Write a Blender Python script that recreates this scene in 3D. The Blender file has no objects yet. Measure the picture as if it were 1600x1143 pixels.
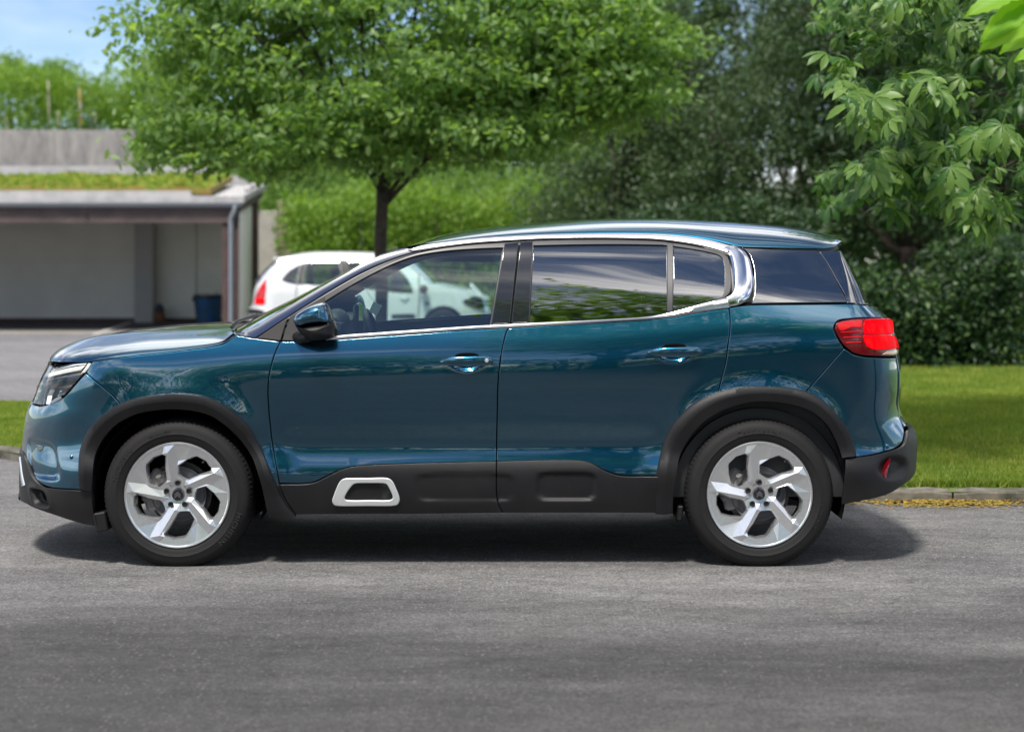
import bpy, math, random
import numpy as np
from mathutils import Vector, Matrix, geometry
random.seed(7); RS = np.random.RandomState(7)
R = math.radians
# ------------------------------------------------------------------ camera, sky, sun, exposure
SC = bpy.context.scene
COL = SC.collection
F = 2822.0            # focal length in photo pixels (photo 1600 wide)
CY = -8.45            # camera y
CH = 1.455            # camera height
HZ = 400.0            # horizon row in the photo
cam_d = bpy.data.cameras.new('camera'); cam = bpy.data.objects.new('camera', cam_d); COL.objects.link(cam)
cam.location = (0, CY, CH); cam.rotation_euler = (R(90), 0, 0)
cam_d.sensor_width = 36; cam_d.lens = 36*F/1600; cam_d.shift_y = -(571.5-HZ)/1600
cam_d.clip_start = 0.1; cam_d.clip_end = 2000
cam_d.dof.use_dof = True; cam_d.dof.focus_distance = 8.65; cam_d.dof.aperture_fstop = 2.1
SC.camera = cam
SUN_EL, SUN_AZ = R(62), R(198)        # azimuth measured from +Y clockwise (towards +X)
sd = Vector((math.sin(SUN_AZ)*math.cos(SUN_EL), math.cos(SUN_AZ)*math.cos(SUN_EL), math.sin(SUN_EL)))
world = bpy.data.worlds.new("World"); SC.world = world; world.use_nodes = True
nt = world.node_tree; nt.nodes.clear()
def N(nt, t, **k):
    n = nt.nodes.new(t)
    for a, b in k.items(): setattr(n, a, b)
    return n
sky = N(nt, 'ShaderNodeTexSky'); sky.sky_type = 'NISHITA'; sky.sun_disc = False
sky.sun_elevation = SUN_EL; sky.sun_rotation = SUN_AZ; sky.air_density = 0.65; sky.dust_density = 0.0; sky.ozone_density = 1.3
tc = N(nt, 'ShaderNodeTexCoord'); mp = N(nt, 'ShaderNodeMapping'); mp.inputs['Scale'].default_value = (1, 1, 2.2)
mp.inputs['Location'].default_value = (2.6, 0.4, 0.1); mp.inputs['Rotation'].default_value = (0, 0, R(-6))
nz = N(nt, 'ShaderNodeTexNoise'); nz.inputs['Scale'].default_value = 2.1; nz.inputs['Detail'].default_value = 9; nz.inputs['Roughness'].default_value = .58
nz.inputs['Distortion'].default_value = .25
cr_ = N(nt, 'ShaderNodeValToRGB'); cr_.color_ramp.elements[0].position = .43; cr_.color_ramp.elements[1].position = .64
e_ = cr_.color_ramp.elements.new(.51); e_.color = (.10, .10, .10, 1)
cloud = N(nt, 'ShaderNodeRGB'); cloud.outputs[0].default_value = (16.5, 15.9, 15.3, 1)
mix = N(nt, 'ShaderNodeMix', data_type='RGBA'); bg = N(nt, 'ShaderNodeBackground'); bg.inputs[1].default_value = 0.105
wo = N(nt, 'ShaderNodeOutputWorld')
L = nt.links.new
L(tc.outputs['Generated'], mp.inputs[0]); L(mp.outputs[0], nz.inputs['Vector']); L(nz.outputs[0], cr_.inputs[0])
L(cr_.outputs[0], mix.inputs[0]); L(sky.outputs[0], mix.inputs[6]); L(cloud.outputs[0], mix.inputs[7]); L(mix.outputs[2], bg.inputs[0]); L(bg.outputs[0], wo.inputs[0])
sun_d = bpy.data.lights.new('sun', 'SUN'); sun = bpy.data.objects.new('sun', sun_d); COL.objects.link(sun)
sun_d.energy = 3.6; sun_d.angle = R(9); sun_d.color = (1, .95, .87)
sun.rotation_euler = sd.to_track_quat('Z', 'Y').to_euler(); sun.location = (0, 0, 30)
SC.view_settings.view_transform = 'Standard'; SC.view_settings.look = 'None'; SC.view_settings.exposure = 0.62; SC.view_settings.gamma = 1
SC.view_settings.use_curve_mapping = False
SC.render.engine = 'CYCLES'
SC.cycles.use_denoising = True; SC.cycles.max_bounces = 12; SC.cycles.transparent_max_bounces = 16
SC.cycles.sample_clamp_indirect = 6

# ------------------------------------------------------------------ materials
MAT = {}
def pm(name, col, rough=.5, metal=0, coat=0, coat_r=.03, spec=.5, bump=0, bscale=200, var=0, vscale=8, col2=None, trans=0, emis=None, subs=0):
    m = bpy.data.materials.new(name); m.use_nodes = True; t = m.node_tree; b = t.nodes['Principled BSDF']
    b.inputs['Base Color'].default_value = (*col, 1); b.inputs['Roughness'].default_value = rough; b.inputs['Metallic'].default_value = metal
    b.inputs['Coat Weight'].default_value = coat; b.inputs['Coat Roughness'].default_value = coat_r; b.inputs['Specular IOR Level'].default_value = spec
    if emis: b.inputs['Emission Color'].default_value = (*emis[0], 1); b.inputs['Emission Strength'].default_value = emis[1]
    co = N(t, 'ShaderNodeTexCoord')
    if bump:
        n = N(t, 'ShaderNodeTexNoise'); n.inputs['Scale'].default_value = bscale; n.inputs['Detail'].default_value = 3
        bn = N(t, 'ShaderNodeBump'); bn.inputs['Strength'].default_value = bump; bn.inputs['Distance'].default_value = .002
        t.links.new(co.outputs['Object'], n.inputs['Vector']); t.links.new(n.outputs[0], bn.inputs['Height']); t.links.new(bn.outputs[0], b.inputs['Normal'])
    if var or col2:
        n = N(t, 'ShaderNodeTexNoise'); n.inputs['Scale'].default_value = vscale; n.inputs['Detail'].default_value = 5; n.inputs['Roughness'].default_value = .6
        r = N(t, 'ShaderNodeValToRGB'); r.color_ramp.elements[0].position = .35; r.color_ramp.elements[1].position = .65
        c2 = col2 or tuple(c*(1-var) for c in col)
        r.color_ramp.elements[0].color = (*c2, 1); r.color_ramp.elements[1].color = (*col, 1)
        t.links.new(co.outputs['Object'], n.inputs['Vector']); t.links.new(n.outputs[0], r.inputs[0]); t.links.new(r.outputs[0], b.inputs['Base Color'])
    MAT[name] = m
    return m
def glass(name, tint, refl=1.5, rough=0.0):
    m = bpy.data.materials.new(name); m.use_nodes = True; t = m.node_tree; t.nodes.clear()
    tr = N(t, 'ShaderNodeBsdfTransparent'); tr.inputs[0].default_value = (*tint, 1)
    gl = N(t, 'ShaderNodeBsdfGlossy'); gl.inputs['Roughness'].default_value = rough; gl.inputs[0].default_value = (1, 1, 1, 1)
    fr = N(t, 'ShaderNodeFresnel'); fr.inputs[0].default_value = refl
    mx = N(t, 'ShaderNodeMixShader'); o = N(t, 'ShaderNodeOutputMaterial')
    t.links.new(fr.outputs[0], mx.inputs[0]); t.links.new(tr.outputs[0], mx.inputs[1]); t.links.new(gl.outputs[0], mx.inputs[2]); t.links.new(mx.outputs[0], o.inputs[0])
    MAT[name] = m
    return m
def leafmat(name, c1, c2, c3, rough=.45, tr=.35, patch=None):
    """leaves: colour varies leaf by leaf"""
    m = bpy.data.materials.new(name); m.use_nodes = True; t = m.node_tree; b = t.nodes['Principled BSDF']; o = t.nodes['Material Output']
    g = N(t, 'ShaderNodeNewGeometry'); r = N(t, 'ShaderNodeValToRGB')
    r.color_ramp.elements[0].color = (*c1, 1); r.color_ramp.elements[1].color = (*c3, 1)
    e = r.color_ramp.elements.new(.55); e.color = (*c2, 1)
    t.links.new(g.outputs['Random Per Island'], r.inputs[0]); t.links.new(r.outputs[0], b.inputs['Base Color'])
    if patch:      # whole patches of the sward are drier or darker
        co = N(t, 'ShaderNodeTexCoord'); n = N(t, 'ShaderNodeTexNoise'); n.inputs['Scale'].default_value = 1.1; n.inputs['Detail'].default_value = 7; n.inputs['Roughness'].default_value = .7
        pr = N(t, 'ShaderNodeValToRGB'); pr.color_ramp.elements[0].position = .43; pr.color_ramp.elements[1].position = .66; pr.color_ramp.elements[0].color = (*patch[0], 1); pr.color_ramp.elements[1].color = (*patch[1], 1)
        pmx = N(t, 'ShaderNodeMix', data_type='RGBA', blend_type='MULTIPLY'); pmx.inputs[0].default_value = 1
        t.links.new(co.outputs['Object'], n.inputs['Vector']); t.links.new(n.outputs[0], pr.inputs[0]); t.links.new(r.outputs[0], pmx.inputs[6]); t.links.new(pr.outputs[0], pmx.inputs[7]); t.links.new(pmx.outputs[2], b.inputs['Base Color'])
    b.inputs['Roughness'].default_value = rough; b.inputs['Specular IOR Level'].default_value = .35
    tl = N(t, 'ShaderNodeBsdfTranslucent'); mc = N(t, 'ShaderNodeMix', data_type='RGBA', blend_type='MULTIPLY'); mc.inputs[0].default_value = 1
    mc.inputs[7].default_value = (1.5, 1.6, .55, 1); t.links.new(r.outputs[0], mc.inputs[6]); t.links.new(mc.outputs[2], tl.inputs[0])
    mx = N(t, 'ShaderNodeMixShader'); mx.inputs[0].default_value = tr
    t.links.new(b.outputs[0], mx.inputs[1]); t.links.new(tl.outputs[0], mx.inputs[2]); t.links.new(mx.outputs[0], o.inputs[0])
    MAT[name] = m
    return m

# car paint: metallic base under clear coat, fine flake relief
def paint(name, col, metal=.55, rough=.32, dust=.02):
    m = bpy.data.materials.new(name); m.use_nodes = True; t = m.node_tree; b = t.nodes['Principled BSDF']
    b.inputs['Metallic'].default_value = metal; b.inputs['Roughness'].default_value = rough
    b.inputs['Coat Weight'].default_value = 1; b.inputs['Coat Roughness'].default_value = .015; b.inputs['Coat IOR'].default_value = 1.85
    co = N(t, 'ShaderNodeTexCoord'); v = N(t, 'ShaderNodeTexVoronoi'); v.inputs['Scale'].default_value = 900
    mx = N(t, 'ShaderNodeMix', data_type='RGBA'); mx.inputs[6].default_value = (*[c*.8 for c in col], 1); mx.inputs[7].default_value = (*[min(1, c*1.25) for c in col], 1)
    n = N(t, 'ShaderNodeTexNoise'); n.inputs['Scale'].default_value = 5; n.inputs['Detail'].default_value = 6
    r = N(t, 'ShaderNodeMapRange'); r.inputs[1].default_value = .4; r.inputs[2].default_value = .8; r.inputs[3].default_value = 0.008; r.inputs[4].default_value = dust*2
    t.links.new(co.outputs['Object'], v.inputs['Vector']); t.links.new(v.outputs['Distance'], mx.inputs[0]); t.links.new(mx.outputs[2], b.inputs['Base Color'])
    t.links.new(co.outputs['Object'], n.inputs['Vector']); t.links.new(n.outputs[0], r.inputs[0]); t.links.new(r.outputs[0], b.inputs['Coat Roughness'])
    # very slight waviness of pressed steel under the lacquer
    n2 = N(t, 'ShaderNodeTexNoise'); n2.inputs['Scale'].default_value = 9; n2.inputs['Detail'].default_value = 2
    bn = N(t, 'ShaderNodeBump'); bn.inputs['Strength'].default_value = .05; bn.inputs['Distance'].default_value = .004
    t.links.new(co.outputs['Object'], n2.inputs['Vector']); t.links.new(n2.outputs[0], bn.inputs['Height']); t.links.new(bn.outputs[0], b.inputs['Coat Normal'])
    MAT[name] = m
    return m
paint('teal_paint', (.005, .090, .160), metal=.95, rough=.25)
paint('pillar_paint', (.006, .015, .055), metal=0, rough=.3)
paint('white_paint', (.62, .63, .64), metal=0, rough=.4)
pm('black_gloss', (.008, .008, .012), .12, coat=1, coat_r=.02)
pm('black_plastic', (.010, .0095, .010), .48, spec=.38, bump=.35, bscale=700, col2=(.0045, .0045, .006), vscale=4)
pm('black_soft', (.012, .012, .013), .6)
pm('black_void', (.004, .004, .004), .9, spec=.1)
pm('seal', (.018, .018, .023), .38)
pm('chrome', (.72, .73, .76), .12, metal=1, bump=.02, bscale=60)
pm('satin_chrome', (.72, .71, .74), .24, metal=1)
pm('silver_ring', (.62, .63, .63), .38, metal=.5)
pm('alloy', (.74, .75, .77), .25, metal=.84, coat=.4, coat_r=.12)
pm('alloy_dark', (.10, .10, .11), .5, metal=.5)
pm('rubber', (.0095, .009, .0095), .72, spec=.35, bump=.3, bscale=300, var=.3, vscale=9)
pm('rubber_letter', (.022, .021, .022), .6)
pm('brake_steel', (.07, .066, .064), .45, metal=.7, var=.3, vscale=12)
pm('caliper', (.16, .155, .15), .5, metal=.5)
pm('lamp_housing', (.13, .14, .15), .25, metal=.7)
pm('lamp_white', (.92, .92, .86), .15, coat=1)
pm('lamp_chrome', (.75, .77, .8), .1, metal=1)
pm('lamp_red', (.50, .002, .006), .3, spec=.2, coat=.5, coat_r=.02)
pm('lamp_dark_red', (.10, .001, .004), .15, spec=.3, coat=.7, coat_r=.01)
pm('lamp_bright_red', (.95, .001, .005), .5, spec=.0, coat=.12, coat_r=.05)
pm('lamp_pale', (.45, .28, .22), .15, coat=1)
glass('clear_glass', (.80, .95, .90), 2.1)
glass('car_glass', (.78, .93, .93), 2.0)
glass('rear_glass', (.66, .80, .74), 3.2)
glass('privacy_glass', (.03, .035, .035), 3.0)
glass('lens', (.97, .98, .99), 1.25)
pm('interior_dark', (.018, .019, .021), .6, bump=.2, bscale=400)
pm('interior_grey', (.10, .11, .12), .75)
pm('headliner', (.32, .33, .33), .9)
pm('tag_paper', (.75, .8, .76), .7)
# ------------------------------------------------------------------ helpers
def tag(o, label=None, cat=None, group=None, kind=None):
    if label: o['label'] = label
    if cat: o['category'] = cat
    if group: o['group'] = group
    if kind: o['kind'] = kind
    return o
def empty(name, loc=(0, 0, 0), parent=None, rz=0):
    o = bpy.data.objects.new(name, None); COL.objects.link(o); o.location = loc; o.rotation_euler = (0, 0, rz); o.empty_display_size = .2
    if parent: o.parent = parent
    return o
def mk(name, V, Fc, mat, parent=None, smooth=True, normals=None, loc=None, mats=None, mi=None, link=True):
    me = bpy.data.meshes.new(name)
    V = np.asarray(V, float)
    me.from_pydata(V.tolist(), [], [tuple(int(i) for i in f) for f in Fc])
    for m in (mats or [mat]): me.materials.append(MAT[m] if isinstance(m, str) else m)
    if mi is not None: me.polygons.foreach_set('material_index', np.asarray(mi, dtype=np.int32))
    me.polygons.foreach_set('use_smooth', np.full(len(me.polygons), bool(smooth)))
    me.update()
    if normals is not None: me.normals_split_custom_set_from_vertices([tuple(n) for n in np.asarray(normals, float)])
    o = bpy.data.objects.new(name, me)
    if link: COL.objects.link(o)
    if parent: o.parent = parent
    if loc is not None: o.location = loc
    return o
def auto(o, deg=35):
    """sharp edges above an angle"""
    me = o.data; me.polygons.foreach_set('use_smooth', np.ones(len(me.polygons), bool))
    try: me.set_sharp_from_angle(angle=R(deg))
    except Exception: pass
    return o
class MB:
    def __init__(s): s.v = []; s.f = []; s.m = []
    def add(s, V, Fc, mi=0):
        n = len(s.v); s.v += [tuple(map(float, p)) for p in V]; s.f += [tuple(int(i)+n for i in f) for f in Fc]; s.m += [mi]*len(Fc); return s
    def box(s, ctr, d, b=0, rot=None, mi=0):
        """centre, full dims, bevel"""
        x, y, z = [k/2 for k in d]; b = min(b, x*.9, y*.9, z*.9)
        if b <= 0:
            V = [(sx*x, sy*y, sz*z) for sx in (-1, 1) for sy in (-1, 1) for sz in (-1, 1)]
            Fc = [(0, 1, 3, 2), (4, 6, 7, 5), (0, 4, 5, 1), (2, 3, 7, 6), (0, 2, 6, 4), (1, 5, 7, 3)]
        else:
            V = []; idx = {}
            for sx in (-1, 1):
                for sy in (-1, 1):
                    for sz in (-1, 1):
                        for ax in range(3):
                            p = [sx*x, sy*y, sz*z]; q = [sx*(x-b), sy*(y-b), sz*(z-b)]; q[ax] = p[ax]
                            idx[(sx, sy, sz, ax)] = len(V); V.append(tuple(q))
            Fc = []
            for ax in range(3):
                o1, o2 = [a for a in range(3) if a != ax]
                for sg in (-1, 1):
                    def K(a, c):
                        t = [0, 0, 0]; t[ax] = sg; t[o1] = a; t[o2] = c; return idx[(*t, ax)]
                    Fc.append((K(-1, -1), K(1, -1), K(1, 1), K(-1, 1)))
            for ax in range(3):       # edges along ax
                o1, o2 = [a for a in range(3) if a != ax]
                for a in (-1, 1):
                    for c in (-1, 1):
                        def K(sg, fa):
                            t = [0, 0, 0]; t[ax] = sg; t[o1] = a; t[o2] = c; return idx[(*t, fa)]
                        Fc.append((K(-1, o1), K(1, o1), K(1, o2), K(-1, o2)))
            for sx in (-1, 1):
                for sy in (-1, 1):
                    for sz in (-1, 1): Fc.append(tuple(idx[(sx, sy, sz, a)] for a in range(3)))
            # fix winding
            G = []
            for f in Fc:
                P = [Vector(V[i]) for i in f]; n = (P[1]-P[0]).cross(P[2]-P[0]); cc = sum(P, Vector())/len(P)
                G.append(f if n.dot(cc) > 0 else f[::-1])
            Fc = G
        if rot is not None: V = [tuple(rot @ Vector(p)) for p in V]
        return s.add([(p[0]+ctr[0], p[1]+ctr[1], p[2]+ctr[2]) for p in V], Fc, mi)
    def tube(s, pts, r, n=8, cap=True, mi=0):
        pts = [Vector(p) for p in pts]; rr = r if hasattr(r, '__len__') else [r]*len(pts); V = []; Fc = []
        up = Vector((0, 0, 1)); 
        for i, p in enumerate(pts):
            d = (pts[min(i+1, len(pts)-1)]-pts[max(i-1, 0)]).normalized()
            a = d.cross(up if abs(d.z) < .95 else Vector((1, 0, 0))).normalized(); b = d.cross(a)
            if i and a.dot(pa) < 0: a = -a; b = -b
            pa = a
            for k in range(n):
                t = 2*math.pi*k/n; V.append(tuple(p+(a*math.cos(t)+b*math.sin(t))*rr[i]))
        for i in range(len(pts)-1):
            for k in range(n): Fc.append((i*n+k, i*n+(k+1) % n, (i+1)*n+(k+1) % n, (i+1)*n+k))
        if cap: Fc += [tuple(range(n))[::-1], tuple(range((len(pts)-1)*n, len(pts)*n))]
        return s.add(V, Fc, mi)
    def lathe(s, prof, n=32, c=(0, 0, 0), axis='z', mi=0, a0=0, a1=2*math.pi):
        """prof: (radius, height) list"""
        V = []; Fc = []; full = abs(a1-a0-2*math.pi) < 1e-6; m = n if full else n+1
        for k in range(m):
            t = a0+(a1-a0)*k/n
            for r, h in prof:
                p = (r*math.cos(t), r*math.sin(t), h) if axis == 'z' else (r*math.cos(t), h, r*math.sin(t)) if axis == 'y' else (h, r*math.cos(t), r*math.sin(t))
                V.append((p[0]+c[0], p[1]+c[1], p[2]+c[2]))
        q = len(prof)
        for k in range(n):
            k2 = (k+1) % m
            for i in range(q-1): Fc.append((k*q+i, k*q+i+1, k2*q+i+1, k2*q+i))
        return s.add(V, Fc, mi)
    def build(s, name, mat, parent=None, smooth=False, loc=None, sharp=None, mats=None):
        o = mk(name, s.v, s.f, mat, parent, smooth, loc=loc, mats=mats, mi=s.m if mats else None)
        if sharp: auto(o, sharp)
        return o
def crv(P, step=.015, closed=False):
    """smooth Catmull-Rom through P (n,d), resampled at about step"""
    P = np.asarray(P, float)
    if len(P) == 2:
        n = max(1, int(np.linalg.norm(P[1]-P[0])/step)); t = np.linspace(0, 1, n+1)[:, None]; return P[0]*(1-t)+P[1]*t
    if closed: Q = np.vstack([P[-1], P, P[0], P[1]])
    else: Q = np.vstack([2*P[0]-P[1], P, 2*P[-1]-P[-2]])
    out = []
    for i in range(1, len(Q)-2):
        p0, p1, p2, p3 = Q[i-1], Q[i], Q[i+1], Q[i+2]
        d0 = max(np.linalg.norm(p1-p0), 1e-9)**.5; d1 = max(np.linalg.norm(p2-p1), 1e-9)**.5; d2 = max(np.linalg.norm(p3-p2), 1e-9)**.5
        m1 = ((p1-p0)/d0-(p2-p0)/(d0+d1)+(p2-p1)/d1)*d1; m2 = ((p2-p1)/d1-(p3-p1)/(d1+d2)+(p3-p2)/d2)*d1
        n = max(2, int(d1*d1/step*1.0+1)); t = np.arange(n)/n; t = t[:, None]
        out.append((2*t**3-3*t**2+1)*p1+(t**3-2*t**2+t)*m1+(-2*t**3+3*t**2)*p2+(t**3-t**2)*m2)
    if not closed: out.append(P[-1:])
    return np.vstack(out)
def cspl(x, y):
    """natural cubic spline -> function"""
    x = np.asarray(x, float); y = np.asarray(y, float); n = len(x); h = np.diff(x)
    A = np.zeros((n, n)); b = np.zeros(n); A[0, 0] = A[-1, -1] = 1
    for i in range(1, n-1):
        A[i, i-1] = h[i-1]; A[i, i] = 2*(h[i-1]+h[i]); A[i, i+1] = h[i]; b[i] = 3*((y[i+1]-y[i])/h[i]-(y[i]-y[i-1])/h[i-1])
    c = np.linalg.solve(A, b)
    def f(t):
        t = np.clip(np.asarray(t, float), x[0], x[-1]); i = np.clip(np.searchsorted(x, t)-1, 0, n-2); d = t-x[i]
        bb = (y[i+1]-y[i])/h[i]-h[i]*(2*c[i]+c[i+1])/3
        return y[i]+bb*d+c[i]*d*d+(c[i+1]-c[i])/(3*h[i])*d**3
    return f
def pip(P, poly):
    x, y = P[:, 0], P[:, 1]; ins = np.zeros(len(P), bool); n = len(poly); j = n-1
    for i in range(n):
        xi, yi = poly[i]; xj, yj = poly[j]
        c = ((yi > y) != (yj > y)); 
        with np.errstate(divide='ignore', invalid='ignore'):
            c &= x < (xj-xi)*(y-yi)/((yj-yi) if yj != yi else 1e-12)+xi
        ins ^= c; j = i
    return ins
def pdist(P, poly):
    A = poly; B = np.roll(poly, -1, 0); d = np.full(len(P), 1e9)
    for a, b in zip(A, B):
        ab = b-a; t = np.clip(((P-a)@ab)/max(ab@ab, 1e-12), 0, 1); d = np.minimum(d, np.linalg.norm(P-(a+t[:, None]*ab), axis=1))
    return d
def inset(poly, d):
    """offset a closed 2-D polygon inwards"""
    a = .5*np.sum(poly[:, 0]*np.roll(poly[:, 1], -1)-np.roll(poly[:, 0], -1)*poly[:, 1])
    sg = 1 if a > 0 else -1
    e1 = poly-np.roll(poly, 1, 0); e2 = np.roll(poly, -1, 0)-poly
    n1 = np.stack([-e1[:, 1], e1[:, 0]], 1); n2 = np.stack([-e2[:, 1], e2[:, 0]], 1)
    n1 /= np.maximum(np.linalg.norm(n1, axis=1), 1e-9)[:, None]; n2 /= np.maximum(np.linalg.norm(n2, axis=1), 1e-9)[:, None]
    m = n1+n2; l = np.maximum(np.linalg.norm(m, axis=1), 1e-6)[:, None]; m = m/l; k = 1/np.maximum((m*n1).sum(1), .45)
    return poly+sg*d*m*k[:, None]
def clean(poly, eps=1e-4):
    keep = [poly[0]]
    for p in poly[1:]:
        if np.linalg.norm(p-keep[-1]) > eps: keep.append(p)
    if np.linalg.norm(keep[0]-keep[-1]) <= eps: keep.pop()
    return np.array(keep)
def cdt(poly, holes, extra):
    V = [Vector(p) for p in poly]; E = [(i, (i+1) % len(poly)) for i in range(len(poly))]
    for h in holes:
        n = len(V); V += [Vector(p) for p in h]; E += [(n+i, n+(i+1) % len(h)) for i in range(len(h))]
    V += [Vector(p) for p in extra]
    ov, oe, of, *_ = geometry.delaunay_2d_cdt(V, E, [], 0, 1e-6)
    P = np.array([tuple(v) for v in ov]); T = np.array([f for f in of if len(f) == 3])
    c = P[T].mean(1); k = pip(c, poly)
    for h in holes: k &= ~pip(c, h)
    T = T[k]
    # orientation CCW
    a = P[T]; ar = (a[:, 1, 0]-a[:, 0, 0])*(a[:, 2, 1]-a[:, 0, 1])-(a[:, 2, 0]-a[:, 0, 0])*(a[:, 1, 1]-a[:, 0, 1])
    T[ar < 0] = T[ar < 0][:, ::-1]
    T = T[np.abs(ar) > 1e-10]
    return P, T
def px2w(px, py, y):
    d = y-CY; return (px-800)*d/F, CH-(py-HZ)*d/F
def sstep(a, b, x):
    t = np.clip((np.asarray(x, float)-a)/(b-a), 0, 1); return t*t*(3-2*t)

class Body:
    """half body shell P(u, z): u runs from the front centre along the side to the rear centre"""
    def __init__(s, yc, W, XF, XR, Lf, Lr, ftab, rtab, zr, q=2.2, p=2.4, qr=2.6, pr=2.6):
        s.yc, s.W, s.XF, s.XR, s.Lf, s.Lr, s.q, s.p, s.qr, s.pr = yc, W, XF, XR, Lf, Lr, q, p, qr, pr
        s.zr = zr; s.zt = np.linspace(zr[0], zr[1], 500); s.ft = np.full(500, XF, float); s.rt = np.full(500, XR, float)
        for it in range(10):
            for side, tab, arr in ((0, ftab, s.ft), (1, rtab, s.rt)):
                u = np.linspace(XF, XF+Lf, 120) if side == 0 else np.linspace(XR-Lr, XR, 120)
                U, Z = np.meshgrid(u, s.zt, indexing='ij'); P = s.P(U, Z); d = P[..., 1]-CY
                X = 800+F*P[..., 0]/d; Y = HZ-F*(P[..., 2]-CH)/d
                k = X.argmin(0) if side == 0 else X.argmax(0); j = np.arange(500)
                tx = np.interp(Y[k, j], [t[0] for t in tab], [t[1] for t in tab])
                arr += (tx-X[k, j])*d[k, j]/F*.9
                g = np.exp(-(np.arange(-12, 13)/(5.))**2/2); g /= g.sum()
                sm = np.convolve(np.pad(arr, 12, mode='edge'), g, 'valid'); arr[:] = sm
        us = np.linspace(XF, XR, 420); zs = np.linspace(zr[0], zr[1], 200); s.gU, s.gZ = np.meshgrid(us, zs, indexing='ij')
        P, n = s.P(s.gU, s.gZ), s.nrm(s.gU, s.gZ); d = P[..., 1]-CY
        s.gX = 800+F*P[..., 0]/d; s.gY = HZ-F*(P[..., 2]-CH)/d
        view = P-np.array([0, CY, CH]); s.face = (n*view).sum(-1) < 0
    def P(s, u, z):
        u = np.asarray(u, float); z = np.asarray(z, float)
        xf = np.interp(z, s.zt, s.ft); xr = np.interp(z, s.zt, s.rt)
        def g(xi, q): xi = np.clip(xi, 0, 1); return xi**q*(1+(1-xi)*(q-1))
        tf = g((u-s.XF)/s.Lf, s.q); tr = g((s.XR-u)/s.Lr, s.qr)
        x = np.where(u < s.XF+s.Lf, xf+(s.XF+s.Lf-xf)*tf, np.where(u > s.XR-s.Lr, xr-(xr-(s.XR-s.Lr))*tr, u))
        E = (1-(1-tf)**s.p)**(1/s.q)*(1-(1-tr)**s.pr)**(1/s.qr)
        w = s.W(x, z)*E
        return np.stack([x, s.yc-w, z+0*x], -1)
    def nrm(s, u, z, fn=None, e=2e-3):
        Q = (lambda a, b: s.Q(a, b, fn)) if fn else s.P
        a = Q(np.clip(u+e, s.XF, s.XR), z)-Q(np.clip(u-e, s.XF, s.XR), z); b = Q(u, z+e)-Q(u, z-e)
        n = np.cross(a, b); return n/np.maximum(np.linalg.norm(n, axis=-1), 1e-12)[..., None]
    def Q(s, u, z, fn):
        return s.P(u, z)+s.nrm(u, z)*fn(u, z)[..., None]
    def inv(s, pts):
        """photo pixels -> (u, z)"""
        out = []
        for p in pts:
            if p[0] == 'U': out.append((p[1], p[2])); continue
            dd = (s.gX-p[0])**2+(s.gY-p[1])**2+np.where(s.face, 0, 1e6); k = dd.argmin(); u, z = s.gU.flat[k], s.gZ.flat[k]
            def pr(u, z):
                q = s.P(u, z); d = q[1]-CY; return np.array([800+F*q[0]/d, HZ-F*(q[2]-CH)/d])
            r = pr(u, z)-np.array(p); 
            for _ in range(8):
                e = 1e-3; J = np.stack([(pr(u+e, z)-pr(u-e, z))/(2*e), (pr(u, z+e)-pr(u, z-e))/(2*e)], 1)
                try: st = np.linalg.solve(J.T@J+np.eye(2)*50, J.T@r)
                except Exception: break
                st = np.clip(st, -.03, .03); u2 = np.clip(u-st[0], s.XF, s.XR); z2 = np.clip(z-st[1], *s.zr); r2 = pr(u2, z2)-np.array(p)
                if np.linalg.norm(r2) < np.linalg.norm(r): u, z, r = u2, z2, r2
                else: break
            out.append((u, z))
        return np.array(out)
    def poly(s, segs, step=.014):
        out = []
        for sg in segs:
            q = s.inv(sg); c = crv(q, step); out.append(c)
        # segments share end points
        return clean(np.vstack(out), 2e-3)
    def panel(s, name, segs, mat, parent, off=0., gap=.0025, grid=.03, holes=(), edge=.003, depth=.02, fn=None, fine=(), mirror=True, uv=None, label=None):
        P0 = uv if uv is not None else s.poly(segs)
        b1 = clean(inset(P0, gap), 5e-4); b0 = clean(inset(P0, gap+edge), 5e-4)
        n0 = min(len(b0), len(b1))
        b1 = inset(P0, gap); b0 = inset(P0, gap+edge)
        lo, hi = b0.min(0), b0.max(0)
        xs = np.arange(lo[0]+grid/2, hi[0], grid); zs = np.arange(lo[1]+grid/2, hi[1], grid); G = np.array([(x+(grid*.25 if i % 2 else -grid*.25), z) for i, z in enumerate(zs) for x in xs]) if len(xs) and len(zs) else np.zeros((0, 2))
        def flt(G, m):
            if not len(G): return G
            G = G[pip(G, b0)]
            if len(G): G = G[pdist(G, b0) > m]
            for h in hp:
                if len(G): G = G[~pip(G, h)]
                if len(G): G = G[pdist(G, h) > m]
            return G
        hp = []; ho = []
        for h in holes:
            H = h if isinstance(h, np.ndarray) else s.poly(h)
            ho.append(inset(H, -gap)); hp.append(inset(H, -(gap+edge)))
        ex = flt(G, grid*.35)
        for (fu, fz, ru, rz, st) in fine:
            ex = ex[(np.abs(ex[:, 0]-fu) > ru) | (np.abs(ex[:, 1]-fz) > rz)]
            g2 = np.array([(x, z) for x in np.arange(fu-ru, fu+ru, st) for z in np.arange(fz-rz, fz+rz, st)]); ex = np.vstack([ex, flt(g2, st*.5)])
        P, T = cdt(b0, hp, ex)
        f = (lambda u, z: off+fn(u, z)) if fn else (lambda u, z: off+0*np.asarray(u, float))
        V = s.Q(P[:, 0], P[:, 1], f); Nn = s.nrm(P[:, 0], P[:, 1], f)
        Vs, Ns, Fs = [V], [Nn], T.tolist(); base = len(V)
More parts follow.
